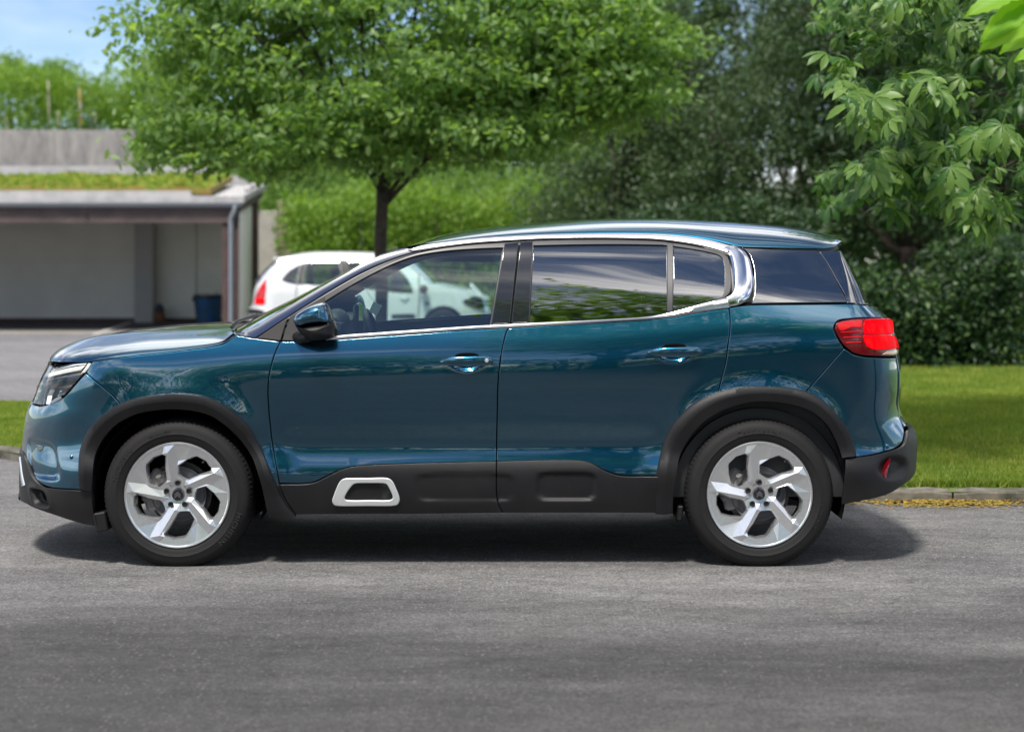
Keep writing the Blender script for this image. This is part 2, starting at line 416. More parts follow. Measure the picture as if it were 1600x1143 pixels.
        for inn, outr, hole in [(b0, b1, 0)]+[(a, b, 1) for a, b in zip(hp, ho)]:
            m = len(inn); A = s.Q(inn[:, 0], inn[:, 1], f); nA = s.nrm(inn[:, 0], inn[:, 1], f)
            B = s.Q(outr[:, 0], outr[:, 1], f); o = B-A; o /= np.maximum(np.linalg.norm(o, axis=1), 1e-9)[:, None]
            r1 = B-nA*edge*.7; r2 = B-nA*depth
            Vs += [A, r1, r2]; Ns += [nA, nA*.55+o*.83, o]
            a = .5*np.sum(inn[:, 0]*np.roll(inn[:, 1], -1)-np.roll(inn[:, 0], -1)*inn[:, 1]); ccw = (a > 0) ^ bool(hole)
            for k in range(m):
                k2 = (k+1) % m
                for r in (0, 1):
                    q = (base+r*m+k, base+(r+1)*m+k, base+(r+1)*m+k2, base+r*m+k2)
                    Fs.append(q if ccw else q[::-1])
            base += 3*m
        V = np.vstack(Vs); Nn = np.vstack(Ns); Nn /= np.linalg.norm(Nn, axis=1)[:, None]
        o = mk(name, V, Fs, mat, parent, True, Nn)
        if label: o['label'] = label
        o2 = None
        if mirror:
            V2 = V.copy(); V2[:, 1] = 2*s.yc-V2[:, 1]; N2 = Nn.copy(); N2[:, 1] *= -1
            o2 = mk(name, V2, [f[::-1] for f in Fs], mat, parent, True, N2)
        return o, o2
    def strip(s, name, A, B, prof, mat, parent, step=.012, mirror=True, back=None, sharp=40):
        """loft between curve A and curve B (photo pixel lists or uv arrays); prof = [(fraction, out)]; back adds a ring pushed inwards"""
        a = A if isinstance(A, np.ndarray) else s.inv(A); b = B if isinstance(B, np.ndarray) else s.inv(B)
        a = crv(a, step); b = crv(b, step); n = max(len(a), len(b))
        def rs(c):
            l = np.r_[0, np.cumsum(np.linalg.norm(np.diff(c, axis=0), axis=1))]; t = np.linspace(0, l[-1], n); return np.stack([np.interp(t, l, c[:, 0]), np.interp(t, l, c[:, 1])], 1)
        a, b = rs(a), rs(b); rings = []
        for fr, out in prof:
            q = a*(1-fr)+b*fr; rings.append(s.P(q[:, 0], q[:, 1])+s.nrm(q[:, 0], q[:, 1])*out)
        if back is not None: rr = rings[-1].copy(); rr[:, 1] += back; rings.append(rr)
        V = np.vstack(rings); m = len(rings); Fs = []
        for i in range(m-1):
            for k in range(n-1): Fs.append((i*n+k, i*n+k+1, (i+1)*n+k+1, (i+1)*n+k))
        # end caps
        Fs.append(tuple(i*n for i in range(m))); Fs.append(tuple(i*n+n-1 for i in range(m))[::-1])
        c = [Vector(V[i]) for i in Fs[len(Fs)//2][:3]]; nn = (c[1]-c[0]).cross(c[2]-c[0])
        mid = Fs[(m-1)*(n-1)//2]
        # choose orientation by the average facing to the near side
        av = Vector()
        for f in Fs[:-2]:
            p = [Vector(V[i]) for i in f]; av += (p[1]-p[0]).cross(p[2]-p[0])
        if av.y > 0: Fs = [f[::-1] for f in Fs]
        o = mk(name, V, Fs, mat, parent, True); auto(o, sharp); o2 = None
        if mirror:
            V2 = V.copy(); V2[:, 1] = 2*s.yc-V2[:, 1]; o2 = mk(name, V2, [f[::-1] for f in Fs], mat, parent, True); auto(o2, sharp)
        return o, o2
def gridmesh(name, G, mat, parent, flip=False, smooth=True, normals=True):
    """G: (n, m, 3) grid"""
    n, m, _ = G.shape; V = G.reshape(-1, 3); Fs = []
    for i in range(n-1):
        for j in range(m-1):
            f = (i*m+j, (i+1)*m+j, (i+1)*m+j+1, i*m+j+1); Fs.append(f[::-1] if flip else f)
    return mk(name, V, Fs, mat, parent, smooth)
# ------------------------------------------------------------------ the blue SUV
YC = .92
def bump2(x, z, cx, cz, rx, rz, sharp=6):
    r = ((x-cx)/rx)**2+((z-cz)/rz)**2
    return 1/(1+np.exp(sharp*(np.sqrt(r)-1)*2))
HUBF = ((275.6-800)/334, .335); HUBR = ((1188-800)/334, .338)
_wz = cspl([.15, .22, .257, .30, .40, .47, .515, .56, .65, .76, .87, .95, 1.00, 1.05, 1.10, 1.14, 1.20, 1.30, 1.40, 1.47, 1.52, 1.56, 1.60],
           [.86, .872, .882, .890, .893, .888, .874, .868, .880, .893, .900, .900, .894, .880, .861, .846, .824, .784, .738, .700, .664, .628, .585])
_sh = cspl([-2.6, -2.1, -1.7, -1.3, -.8, -.3, .3, .7, 1.0, 1.3, 1.6, 2.1], [.07, .07, .065, .04, .015, 0, -.015, -.045, -.075, -.10, -.105, -.105])
def suvW(x, z):
    z2 = z+_sh(x)*sstep(.62, .95, z)*(1-sstep(1.2, 1.5, z))
    w = _wz(z2)-.010*((np.clip(x, -2.3, 2.0)+.1)/2.)**2
    w = w-.05*sstep(.9, 2.0, x)*sstep(1.05, 1.45, z)           # greenhouse narrows towards the tail
    for hx, hz in (HUBF, HUBR):
        r = np.hypot(x-hx, z-hz); w = w+.020*np.exp(-((r-.44)/.085)**2)*sstep(.3, .45, z)
    return w
def zof(py, d=8.7): return CH-(py-HZ)*d/F
FT = [(520, 92), (545, 82), (566, 76), (585, 66), (600, 59), (622, 52), (634, 45), (643, 42), (659, 38), (686, 35), (710, 33.5), (735, 33), (765, 33), (785, 34), (830, 40)]
RT = [(360, 1316), (378, 1316), (389, 1314), (414, 1331), (445, 1347), (473, 1358.5), (480, 1370), (490, 1383), (498, 1390), (519, 1397), (540, 1403), (563, 1406), (577, 1409), (608, 1409), (622, 1406), (640, 1407), (653, 1410), (661, 1417), (677, 1428), (692, 1430), (736, 1427), (757, 1424), (800, 1420)]
B = Body(YC, suvW, -2.56, 2.10, .80, .52, FT, RT, (.16, 1.60), q=2.3, p=2.5, qr=2.8, pr=2.6)
XF, XR = B.XF, B.XR
suv = tag(empty('suv', (0, 0, 0)), 'teal blue compact SUV standing side on upon the asphalt lane', 'car')
# shared shut lines, photo pixels
HOODL = [(144, 564), (190, 557.5), (236, 552.5), (285, 547), (333, 541), (350, 536.5), (368, 523)]
DF_UP = [(452, 495), (445, 514), (438, 533)]
DF = [(438, 533), (430, 550), (424, 570), (420, 590), (418.5, 610), (420, 640), (422, 661), (426, 695), (432, 730), (436.6, 755)]
DF_LOW = [(436.6, 755), (441, 766), (448, 781), (463, 802)]
BELT_F = [(438, 533), (480, 532.5), (519.5, 530.3), (597, 524.8), (681, 518.8), (737, 515), (795, 512)]
BL = [(795, 512), (792, 516), (787, 533), (783, 553), (779.5, 583), (777.8, 605), (777, 640), (776, 690), (776, 721)]
BL_LOW = [(776, 721), (775.6, 750), (776.5, 775), (780, 789), (786, 799.5)]
CL_F = [(776, 721), (710, 722.3), (644, 724), (600, 725.5), (570.6, 726.8), (550, 729), (534, 733), (520, 739), (505.6, 746), (496, 751), (485, 754), (470, 755.3), (436.6, 755)]
BELT_R = [(795, 512), (850, 508.8), (919, 504.2), (975, 501), (1031, 497.3), (1060, 494), (1087.5, 489), (1115, 484.5), (1139, 481)]
RD = [(1139, 481), (1140.8, 497), (1140.5, 514), (1137.5, 540), (1134, 566), (1128, 590), (1121, 617)]
FLR_MID = [(1121, 617), (1098, 633), (1075, 656), (1058, 685), (1046, 718), (1041, 743)]
CL_R = [(1041, 743), (985, 743), (972, 742.3), (960.6, 740), (950, 736.5), (940, 732.3), (930, 726.5), (920, 722.3), (910, 720), (899.7, 719), (850, 719), (776, 721)]
SILL_F = [(463, 802), (560, 801.5), (680, 801), (786, 799.5)]
SILL_R = [(786, 799.5), (900, 799.5), (1032, 799.5)]
PNT = 'teal_paint'
def hnd(px, py):
    u, z = B.inv([(px, py)])[0]; return u, z
hf = hnd(729, 566); hr = hnd(1053.5, 552)
def mkdent(h):
    return lambda u, z: -.015*bump2(u, z, h[0], h[1]-.003, .062, .032, 6)
fd, _ = B.panel('front_door', [BELT_F, BL, CL_F, DF[::-1]], PNT, suv, fn=mkdent(hf), fine=[(hf[0], hf[1], .11, .085, .010)], grid=.035)
rd, _ = B.panel('rear_door', [BELT_R, RD, FLR_MID, CL_R, BL[::-1]], PNT, suv, fn=mkdent(hr), fine=[(hr[0], hr[1], .11, .085, .010)], grid=.035)
ARF_MID = [(436.6, 757), (424, 757), (413, 735), (402, 705), (386, 674), (362, 647), (330, 629), (300, 622.5), (276, 621), (248, 622.5), (220, 627), (191, 636)]
BUMPL = [(191, 636), (180, 621.5), (160, 604), (134, 582)]
FEND_T = [(134, 582), (139, 573), (144, 564)]
APB = [(368, 523), (399.5, 527.5), (439, 533)]
B.panel('front_fender', [HOODL, [(368, 523), (384, 525.5), (399.5, 528), (420, 530.5), (438, 533)], DF, ARF_MID, BUMPL, FEND_T], PNT, suv, grid=.04)
# front bumper, wrapping to the nose
zU = lambda py, d=9.0: CH-(py-HZ)*d/F
HL_BOT = [(134, 582), (125, 592), (115, 603.5), (105, 615), (94, 624), (80, 630), (64, 634)]
uH = B.inv([(64, 634)])[0]
bump_uv = lambda segs: B.poly(segs)
front_up = [(64, 634), ('U', -2.35, uH[1]-.004), ('U', -2.45, uH[1]-.006), ('U', XF+.002, uH[1]-.006)]
LB_T = [(141, 765.5), (110, 764), (92, 763), (79.5, 761.5), (68, 757.5), (58, 750.5), (51, 741), (46, 729), (42, 717), (38, 708)]
uL = B.inv([(38, 708)])[0]
LBc = [(38, 708), ('U', -2.46, uL[1]+.012), ('U', -2.52, uL[1]+.015), ('U', XF+.002, uL[1]+.015)]
ARF_LO = [(191, 636), (170, 652), (153, 676), (142, 703), (138, 735), (141, 765.5)]
# recessed air curtain pocket
rc = B.inv([(72, 718)])[0]
def f_bump(u, z):
    r = (np.abs((u-rc[0]+.035+.25*(z-rc[1]))/.085)**4+np.abs((z-rc[1])/.088)**4)**.25
    return -.013/(1+np.exp(22*(r-1)))*(1+.35*np.clip((u-rc[0])/.08, -1, 1))
B.panel('front_bumper', [front_up, [('U', XF+.002, uH[1]-.006), ('U', XF+.002, uL[1]+.015)], LBc[::-1], LB_T[::-1], ARF_LO[::-1], BUMPL, HL_BOT], PNT, suv, fn=f_bump, grid=.03, fine=[(rc[0]-.03, rc[1], .13, .12, .010)])
LB_BOT = [(150, 821), (134, 818.5), (118, 814), (105, 810), (94, 806), (67, 797), (43, 786)]
uB = B.inv([(43, 786)])[0]
fb = B.inv([(64, 777)])[0]
def f_low(u, z):
    r = (np.abs((u-fb[0]+.3*(z-fb[1]))/.036)**4+np.abs((z-fb[1])/.034)**4)**.25
    return .010+.006*np.exp(-((r-1.35)/.3)**2)-.040/(1+np.exp(16*(r-1)))
B.panel('lower_front_bumper', [LB_T, LBc, [('U', XF+.002, uL[1]+.015), ('U', XF+.002, uB[1]-.01)], [('U', XF+.002, uB[1]-.01), ('U', -2.48, uB[1]-.01), (43, 786)], LB_BOT[::-1], [(150, 821), (148, 790), (145, 766), (141, 765.5)]], 'black_plastic', suv, fn=f_low, grid=.025, fine=[(fb[0], fb[1], .06, .05, .008)])
B.panel('intake', [[(56, 767), (63, 767.5), (68, 774), (70, 783), (64, 785), (58, 777), (56, 767)]], 'black_void', suv, fn=lambda u, z: f_low(u, z)+.002, gap=0, grid=.008, depth=.003)
# skid lip and silver accent of the nose
z0 = uB[1]
B.strip('bumper_lip', np.array([(XF+.01, z0+.035), (-2.48, z0+.035), (-2.42, z0+.03), (-2.36, z0+.018)]), np.array([(XF+.01, z0-.012), (-2.48, z0-.012), (-2.42, z0-.012), (-2.36, z0-.008)]), [(0, .010), (.5, .017), (1, .010)], 'black_plastic', suv)
B.strip('accent_trim', [(35.8, 713), (37, 727), (39, 742), (42.5, 757)], [(34.5, 713), (35, 727), (36, 744), (38, 761)], [(0, .010), (.3, .016), (.8, .016), (1, .010)], 'satin_chrome', suv, step=.006)
# dark pocket insert with a small window and the blade below it
pk = B.inv([(58, 699)])[0]
B.panel('bumper_pocket', [], 'black_gloss', suv, uv=np.array([(pk[0]-.018, pk[1]+.011), (pk[0]+.03, pk[1]+.011), (pk[0]+.022, pk[1]-.008), (pk[0]+.008, pk[1]-.017), (pk[0]-.008, pk[1]-.012)]), fn=lambda u, z: f_bump(u, z)+.003, gap=0, grid=.01, depth=.004)
# headlight: housing, lens, light blades
HL_OUT = [(143, 564.5), (134, 581), (125, 591), (115, 602.5), (105, 614), (94, 623), (80, 629), (65, 633)]
hz0 = uH[1]; hz1 = B.inv([(143, 564.5)])[0][1]
hlt = [(143, 564.5), (120, 566), (100, 569.5), (86, 573), ('U', -2.34, hz1-.022), ('U', -2.45, hz1-.03), ('U', -2.48, hz1-.032)]
hl_uv = B.poly([hlt, [('U', -2.48, hz1-.032), ('U', -2.48, hz0)], [('U', -2.48, hz0), ('U', -2.37, hz0), (65, 633)], HL_OUT[::-1]])
head, head2 = B.panel('headlight', [], 'lamp_housing', suv, uv=hl_uv, off=-.032, grid=.03, depth=.03)
def both(oo, fn=None):
    return oo
def hl_strip(name, A, Bb, prof, mat, nm2=None):
    o, o2 = B.strip(name, A, Bb, prof, mat, head, step=.006); o2.parent = head2
    return o
lens, lens2 = B.panel('lens', [], 'lens', head, uv=hl_uv, off=-.001, grid=.025, depth=.02, gap=.003); lens2.parent = head2
hl_strip('chrome_trim', [(140, 565), (118, 566.5), (98, 570), (80, 575)], [(139, 568.5), (118, 570), (98, 574), (77, 579.5)], [(0, -.008), (.5, -.004), (1, -.008)], 'lamp_chrome')
hl_strip('light_blade', [(132, 570), (112, 573), (92, 577), (73, 581.5)], [(125, 577.5), (108, 580.5), (90, 584), (72, 588.5)], [(0, -.008), (.5, -.004), (1, -.008)], 'lamp_white')
hl_strip('chrome_trim', [(136, 567), (131, 575), (125, 582.5)], [(141, 567), (137.5, 573.5), (131, 581.5)], [(0, -.007), (.5, -.003), (1, -.007)], 'lamp_white')
hl_strip('chrome_trim', [(127, 583), (105, 586), (85, 590), (66, 595)], [(125, 586.5), (105, 589.5), (85, 593), (65, 598)], [(0, -.008), (.5, -.004), (1, -.008)], 'lamp_chrome')
hl_strip('light_blade', [(123, 588), (104, 591), (82, 594.5), (64, 600)], [(116, 596), (104, 598), (82, 601.5), (63, 607)], [(0, -.010), (.5, -.005), (1, -.010)], 'teal_paint')
hl_strip('reflector', [(108, 603), (98, 605), (90, 607)], [(98, 616), (92, 618.5), (86, 621)], [(0, -.024), (.3, -.008), (.5, -.024), (.7, -.010), (1, -.018)], 'lamp_chrome')
hl_strip('projector', [(82, 608), (78, 616), (76, 624), (74, 631)], [(70, 611), (68, 618), (67, 625), (66, 631)], [(0, -.014), (.4, -.004), (.6, -.010), (1, -.006)], 'lamp_chrome')
hl_strip('projector', [(92, 618), (84, 622), (77, 626)], [(94, 622), (86, 626.5), (78, 630)], [(0, -.01), (.5, -.004), (1, -.01)], 'lamp_white')
# nose: grille bars across the centre
for z_, m_, o_ in ((hz0+.02, 'black_plastic', .0), (hz0+.06, 'chrome', .004), (hz0+.10, 'black_plastic', .0), (hz1-.045, 'chrome', .004)):
    B.strip('grille_bar', np.array([(XF+.002, z_+.014), (-2.5, z_+.014), (-2.46, z_+.014)]), np.array([(XF+.002, z_-.012), (-2.5, z_-.012), (-2.46, z_-.012)]), [(0, -.01), (.3, o_+.006), (.7, o_+.006), (1, -.01)], m_, suv)
B.panel('grille', [], 'black_void', suv, uv=np.array([(XF+.003, hz0-.004), (-2.44, hz0-.004), (-2.44, hz1-.03), (XF+.003, hz1-.03)]), off=-.02, grid=.04)
B.panel('grille', [], 'black_plastic', suv, uv=np.array([(XF+.003, uL[1]-.11), (-2.49, uL[1]-.11), (-2.50, uL[1]+.10), (XF+.003, uL[1]+.10)]), off=-.004, grid=.04) if False else None

# hood: from the shut line dome to the centre ridge
lip = np.array([B.P(u, z) for u, z in zip(np.linspace(XF+.004, B.inv([(144, 564)])[0][0], 26), np.linspace(hz1-.026, hz1-.002, 26))])
hl_uvs = crv(B.inv(HOODL), .03); side = B.P(hl_uvs[:, 0], hl_uvs[:, 1])
edge = np.vstack([lip[:-1], side])
cow_c = np.array((-1.44, YC, 1.108)); x_tip = lip[0][0]
# continue along the cowl towards the centre
tt = np.linspace(0, 1, 26)[1:-1]; e0 = edge[-1]
cow = np.stack([e0[0]+(cow_c[0]-e0[0])*(1-(1-tt)**1.8), e0[1]+(YC-e0[1])*tt, e0[2]+(cow_c[2]-e0[2])*(1-(1-tt)**2.4)], 1)
edge = edge+np.array([0, .0025, .0]); nE = len(edge)
ridge_x = cspl([-2.60, -2.44, -2.36, -2.26, -2.13, -1.93, -1.74, -1.5, -1.2], [.90, .925, .950, .992, 1.033, 1.073, 1.095, 1.109, 1.12])
u_ = np.clip((edge[:, 0]-edge[0, 0])/(edge[-1, 0]-edge[0, 0]), 0, 1)
mx_ = x_tip+.002+(cow_c[0]-x_tip)*np.linspace(0, 1, nE)**1.0
l = np.r_[0, np.cumsum(np.linalg.norm(np.diff(edge, axis=0), axis=1))]; l /= l[-1]
mx_ = x_tip+(cow_c[0]-x_tip)*np.clip((l-.10)/.90, 0, 1)**.9
v = np.r_[0, .008, np.linspace(.02, 1, 30)]
G = np.zeros((nE, len(v), 3))
for i in range(nE):
    M = np.array((mx_[i], YC, float(ridge_x(mx_[i]))))
    hor = edge[i][None, :2]*(1-v[:, None])+M[None, :2]*v[:, None]
    dome = (1-(1-v)**2.6)**(1/1.45)
    z = edge[i, 2]+(M[2]-edge[i, 2])*dome
    # two soft bonnet creases
    G[i, :, :2] = hor; G[i, :, 2] = z+.008*np.exp(-((v-.42)/.10)**2)*np.clip(l[i]*4-1, 0, 1)
hood = empty('hood', parent=suv)
gridmesh('hood_skin', G, PNT, hood, flip=True); G2 = G.copy(); G2[:, :, 1] = 2*YC-G2[:, :, 1]; gridmesh('hood_skin', G2, PNT, hood)
# black cowl between hood and windscreen + wiper arms
A0 = edge[-1]
cb = MB()
ct = np.linspace(.06, 1, 20)
r1 = np.stack([A0[0]+(cow_c[0]-A0[0])*(1-(1-ct)**1.8)-.02*ct, A0[1]+(2*YC-2*A0[1])*0+(YC-A0[1])*ct, A0[2]-.004+(cow_c[2]-A0[2])*(1-(1-ct)**2.4)], 1)
r2 = r1+np.array([.16, 0, -.005])
Gc = np.stack([r1, r2], 1)
gridmesh('cowl', Gc, 'black_plastic', suv, flip=True); Gd = Gc.copy(); Gd[..., 1] = 2*YC-Gd[..., 1]; gridmesh('cowl', Gd, 'black_plastic', suv)
for y0_, y1_ in ((.30, .75), (.95, 1.35)):
    MB().tube([(-1.36, y0_, 1.108), (-1.34, y0_+.02, 1.135), (-1.30, y1_, 1.155)], .009, 6).build('wiper_arm', 'black_plastic', suv)

# greenhouse --------------------------------------------------------------
APO = [(368, 522.5), (400, 509), (428, 491.5), (456, 474.5), (484, 458), (512, 441.5), (540.6, 425.5), (563, 412.5), (585.6, 401.5), (606, 393.5), (625, 388)]      # glass edge
API = [(399.5, 528), (425, 511), (456, 491), (482, 474.5), (508, 458.5), (535, 442.5), (562, 427.5), (592, 413.5), (620, 402.5), (645, 394.5), (655, 391.5)]
B.strip('pillar', APO, API, [(0, -.004), (.12, .003), (.5, .006), (.95, .003), (1, -.006)], 'pillar_paint', suv, step=.02)
B.strip('pillar_seal', API, [(p[0]+5, p[1]+3.5) for p in API], [(0, -.003), (.5, -.001), (1, -.008)], 'seal', suv, step=.02)
RE = [(625, 388), (645, 383), (681, 378.5), (737.5, 372.3), (794, 368), (850, 365.6), (919, 364.3), (975, 364), (1031, 365), (1059, 367.2), (1087.5, 370.6), (1115, 375.5), (1138, 381), (1154, 384.6), (1200, 386), (1240, 387), (1273, 387.7), (1289, 388.2), (1302, 385.5), (1310, 381.5), (1314, 377)]
# chrome arc over the doors, and the C pillar
CHT = [(636, 391.2), (660, 383.5), (681, 380), (737.5, 373.5), (794, 369.2), (850, 366.8), (919, 365.5), (975, 365.2), (1031, 366.2), (1059, 368.4), (1087.5, 371.8), (1115, 376.7), (1134, 382), (1150, 386.2)]
CHB = [(645, 393.8), (664, 390.3), (684, 387.2), (737.5, 380.5), (794, 376.6), (850, 373.8), (919, 372.6), (975, 373), (1031, 375.2), (1059, 378.6), (1087.5, 383.3), (1108, 388), (1122, 392), (1134, 396)]
B.strip('chrome_arc', CHT, CHB, [(0, .001), (.1, .007), (.5, .010), (.9, .007), (1, .001)], 'satin_chrome', suv, step=.02)
CPO = [(1146, 384.5), (1158, 388.5), (1167, 397), (1172.5, 409), (1175.5, 424), (1176.5, 440), (1174.5, 454), (1168.5, 466.5), (1158, 474.5), (1140, 479)]
CPI = [(1125, 391), (1133, 392), (1138.5, 396.5), (1142, 405), (1144, 416), (1145.4, 430), (1146, 443), (1145.5, 452), (1142, 459.5), (1134, 464.5)]
B.strip('chrome_pillar', CPO, CPI, [(0, .001), (.1, .009), (.5, .014), (.9, .011), (1, .001)], 'chrome', suv, step=.012)
BT = [(508, 531), (519.5, 526), (597, 519), (681, 513.2), (737, 509.4), (795, 506.4), (834, 504.3), (907, 501), (960, 498.5), (1003, 495.8), (1030, 492), (1060, 484.5), (1087.5, 476.5), (1112, 470), (1136, 464.5)]
BB = [(510, 532), (519.5, 530.6), (597, 525), (681, 519), (737, 515.2), (795, 512.2), (834, 510), (907, 505.6), (960, 502.4), (1003, 499.8), (1031, 497.5), (1060, 494.2), (1087.5, 489.2), (1115, 484.6), (1140, 480.6)]
B.strip('belt_trim', BT, BB, [(0, .000), (.15, .008), (.6, .011), (1, .002)], 'satin_chrome', suv, step=.02)
# glass
GF = [[(508, 471.5), (538, 453), (568.7, 435.5), (596, 421.5), (625, 408.5), (653, 399.5), (695, 392.6), (740, 389), (785, 387)], [(785, 387), (764, 507.5)], [(764, 507.5), (681, 512.8), (597, 518.5), (523, 525.5)], [(523, 525.5), (516, 503), (508, 471.5)]]
GR = [[(834.5, 383.6), (900, 382.2), (975, 381.8), (1041, 383)], [(1041, 383), (1041, 488)], [(1041, 488), (1003, 495), (960, 498), (907, 500.5), (828.5, 504)], [(828.5, 504), (834.5, 383.6)]]
GQ = [[(1053.5, 385), (1087.5, 390.3), (1108, 394.3), (1121, 397.8), (1128, 402.5), (1131.5, 411), (1132.6, 424), (1132.2, 440), (1131, 454), (1128, 461.5), (1120, 467), (1087.5, 476.3), (1052, 485.5)], [(1052, 485.5), (1053.5, 385)]]
GD = [[(1158, 386), (1200, 387.8), (1240, 389), (1278.5, 390.2)], [(1278.5, 390.2), (1293, 412), (1307, 437), (1323, 471)], [(1323, 471), (1250, 472.3), (1174, 473.6)], [(1174, 473.6), (1178, 461), (1179.5, 448), (1179, 430), (1177, 414), (1172, 399), (1166, 391), (1158, 386)]]
SF_OUT = [[(439, 532.5), (456, 493), (482, 476.5), (508, 460.5), (535, 444.5), (562, 429.5), (592, 415.5), (620, 404.5), (650, 394.5), (684, 387.5), (737.5, 380.8), (794, 377), (811, 376.2)], [(811, 376.2), (805, 430), (796.5, 511)], [(796.5, 511), (681, 517), (597, 523), (519.5, 529), (439, 532.5)]]
SR_OUT = [[(812.5, 376.2), (850, 374), (919, 372.8), (975, 373.2), (1031, 375.4), (1059, 378.8), (1087.5, 383.5), (1108, 388.2), (1122, 392), (1133, 395.5), (1140, 405), (1143, 425), (1143.5, 445), (1141, 457), (1133, 465.5)], [(1133, 465.5), (1112, 471), (1087.5, 478), (1060, 486.5), (1030, 494), (1003, 498), (960, 500), (907, 503), (797.5, 510)], [(797.5, 510), (806, 430), (812.5, 376.2)]]
hGF, hGR, hGQ = B.poly(GF), B.poly(GR), B.poly(GQ)
wf, wf2 = B.panel('window_frame', SF_OUT, 'seal', fd, off=-.002, holes=[hGF], grid=.04, edge=.003, depth=.03)
wr, wr2 = B.panel('window_frame', SR_OUT, 'seal', rd, off=-.002, holes=[hGR, hGQ], grid=.04, edge=.003, depth=.03)
B.panel('window', GF, 'clear_glass', fd, off=-.010, gap=-.004, grid=.05, depth=.0)
B.panel('window', GR, 'rear_glass', rd, off=-.010, gap=-.004, grid=.05, depth=.0)
B.panel('quarter_window', GQ, 'rear_glass', rd, off=-.008, gap=-.004, grid=.05, depth=.0)
B.panel('pillar_trim', [[(788, 380), (811, 378)], [(811, 378), (805, 430), (797.2, 505)], [(797.2, 505), (767, 506.6)], [(767, 506.6), (788, 380)]], 'black_gloss', fd, off=.002, gap=.002, grid=.05, depth=.008)
B.panel('pillar_trim', [[(812.8, 378), (833, 376.8)], [(833, 376.8), (827.5, 503.4)], [(827.5, 503.4), (798.6, 505)], [(798.6, 505), (806.5, 430), (812.8, 378)]], 'black_gloss', rd, off=.002, gap=.002, grid=.05, depth=.008)
B.panel('pillar_trim', [[(1042.5, 379), (1052, 380)], [(1052, 380), (1051, 486)], [(1051, 486), (1042, 488.5)], [(1042, 488.5), (1042.5, 379)]], 'seal', rd, off=.003, gap=.0, grid=.05, depth=.012)
qp = empty('rear_quarter', parent=suv)
B.panel('quarter_window', GD, 'privacy_glass', suv, off=-.004, gap=.001, grid=.04, depth=.012)
# tailgate glass wrapping round
zT = B.inv([(1278.5, 390.2)])[0]; zB_ = B.inv([(1323, 471)])[0]
tg = [[(1279.5, 390.4), ('U', 1.86, zT[1]-.0), ('U', 1.96, zT[1]+.0), ('U', XR-.002, zT[1])], [('U', XR-.002, zT[1]), ('U', XR-.002, zB_[1]-.005)], [('U', XR-.002, zB_[1]-.005), ('U', 1.97, zB_[1]-.005), (1357, 474), (1324, 471.5)], [(1324, 471.5), (1308, 437), (1294, 412), (1279.5, 390.4)]]
tailg = B.panel('rear_window', tg, 'privacy_glass', suv, off=-.006, gap=.001, grid=.04, depth=.012)
# mirror triangle and fender triangle
B.panel('corner_trim', [[(400, 528), (428, 510), (450.5, 496)], [(450.5, 496), (444, 514), (438.5, 532.5)], [(438.5, 532.5), (400, 528)]], 'black_plastic', suv, off=.001, gap=.001, grid=.03, depth=.01)
B.panel('corner_trim', [[(453, 494.5), (480, 478), (507, 462)], [(507, 462), (512, 490), (521, 530)], [(521, 530), (480, 532.5), (440, 532.5)], [(440, 532.5), (446, 514), (453, 494.5)]], 'black_plastic', fd, off=.002, gap=.001, grid=.03, depth=.01)

# rear quarter, rear bumper, tailgate --------------------------------------
LAMP = [(1304.3, 511), (1305.5, 506), (1310, 502.8), (1328, 499.3), (1350, 497.8), (1375, 497)]
LAMPB = [(1304.3, 511), (1307.5, 521), (1313, 531.5), (1320.5, 541), (1331, 549.5), (1349, 554.5), (1375, 556)]
QT = [(1139, 481), (1150, 478.5), (1170, 476.3), (1250, 475), (1328, 474.2)]
uTL = B.inv([(1345, 475.5)])[0]; uLT = B.inv([(1362, 497.6)])[0]
LCUT = [(1319, 543.5), (1300, 565), (1280, 588), (1260, 611)]
ARR_MID = [(1121, 617), (1152, 610.5), (1191, 608.5), (1228, 610.5), (1258, 617)]
B.panel('rear_quarter_panel', [QT, [(1328, 474.2), (1345, 475.3), (1360, 479.5), (1371, 487), (1378, 495.5)], [(1378, 495.5), (1350, 496.5), (1328, 498), (1309, 501.5), (1303, 511), (1306, 522), (1313, 534.5), (1319, 543.5)], LCUT, [(1260, 611), (1258, 617)], ARR_MID[::-1], RD[::-1]], PNT, qp, grid=.035)
ARR2 = [(1258, 617), (1288, 633), (1309, 657), (1322, 684), (1327, 715.5)]
RB_B = [(1327, 715.5), (1345, 713.5), (1366, 710), (1383, 705.5), (1394, 702.5), (1405, 698), (1411, 693), (1414, 685), (1415.5, 673)]
uR1 = B.inv([(1404, 563)])[0]; uR2 = B.inv([(1412, 668)])[0]
B.panel('rear_bumper', [[(1320, 544.5), (1332, 552.5), (1350, 557), (1375, 558.5), (1400, 558.5)], [(1400, 558.5), (1403, 580), (1403, 605), (1401, 630), (1405, 648), (1413, 671)], [(1413, 671), (1412, 684), (1409, 692), (1395, 702), (1383, 705.2), (1366, 709.7), (1345, 713.2), (1327, 715.5)], ARR2[::-1], [(1258, 617), (1260, 611)], LCUT[::-1]], PNT, suv, grid=.03)
uS = B.inv([(1403, 580)])[0][0]; zA = B.inv([(1350, 476)])[0][1]-.004; zC = uR2[1]
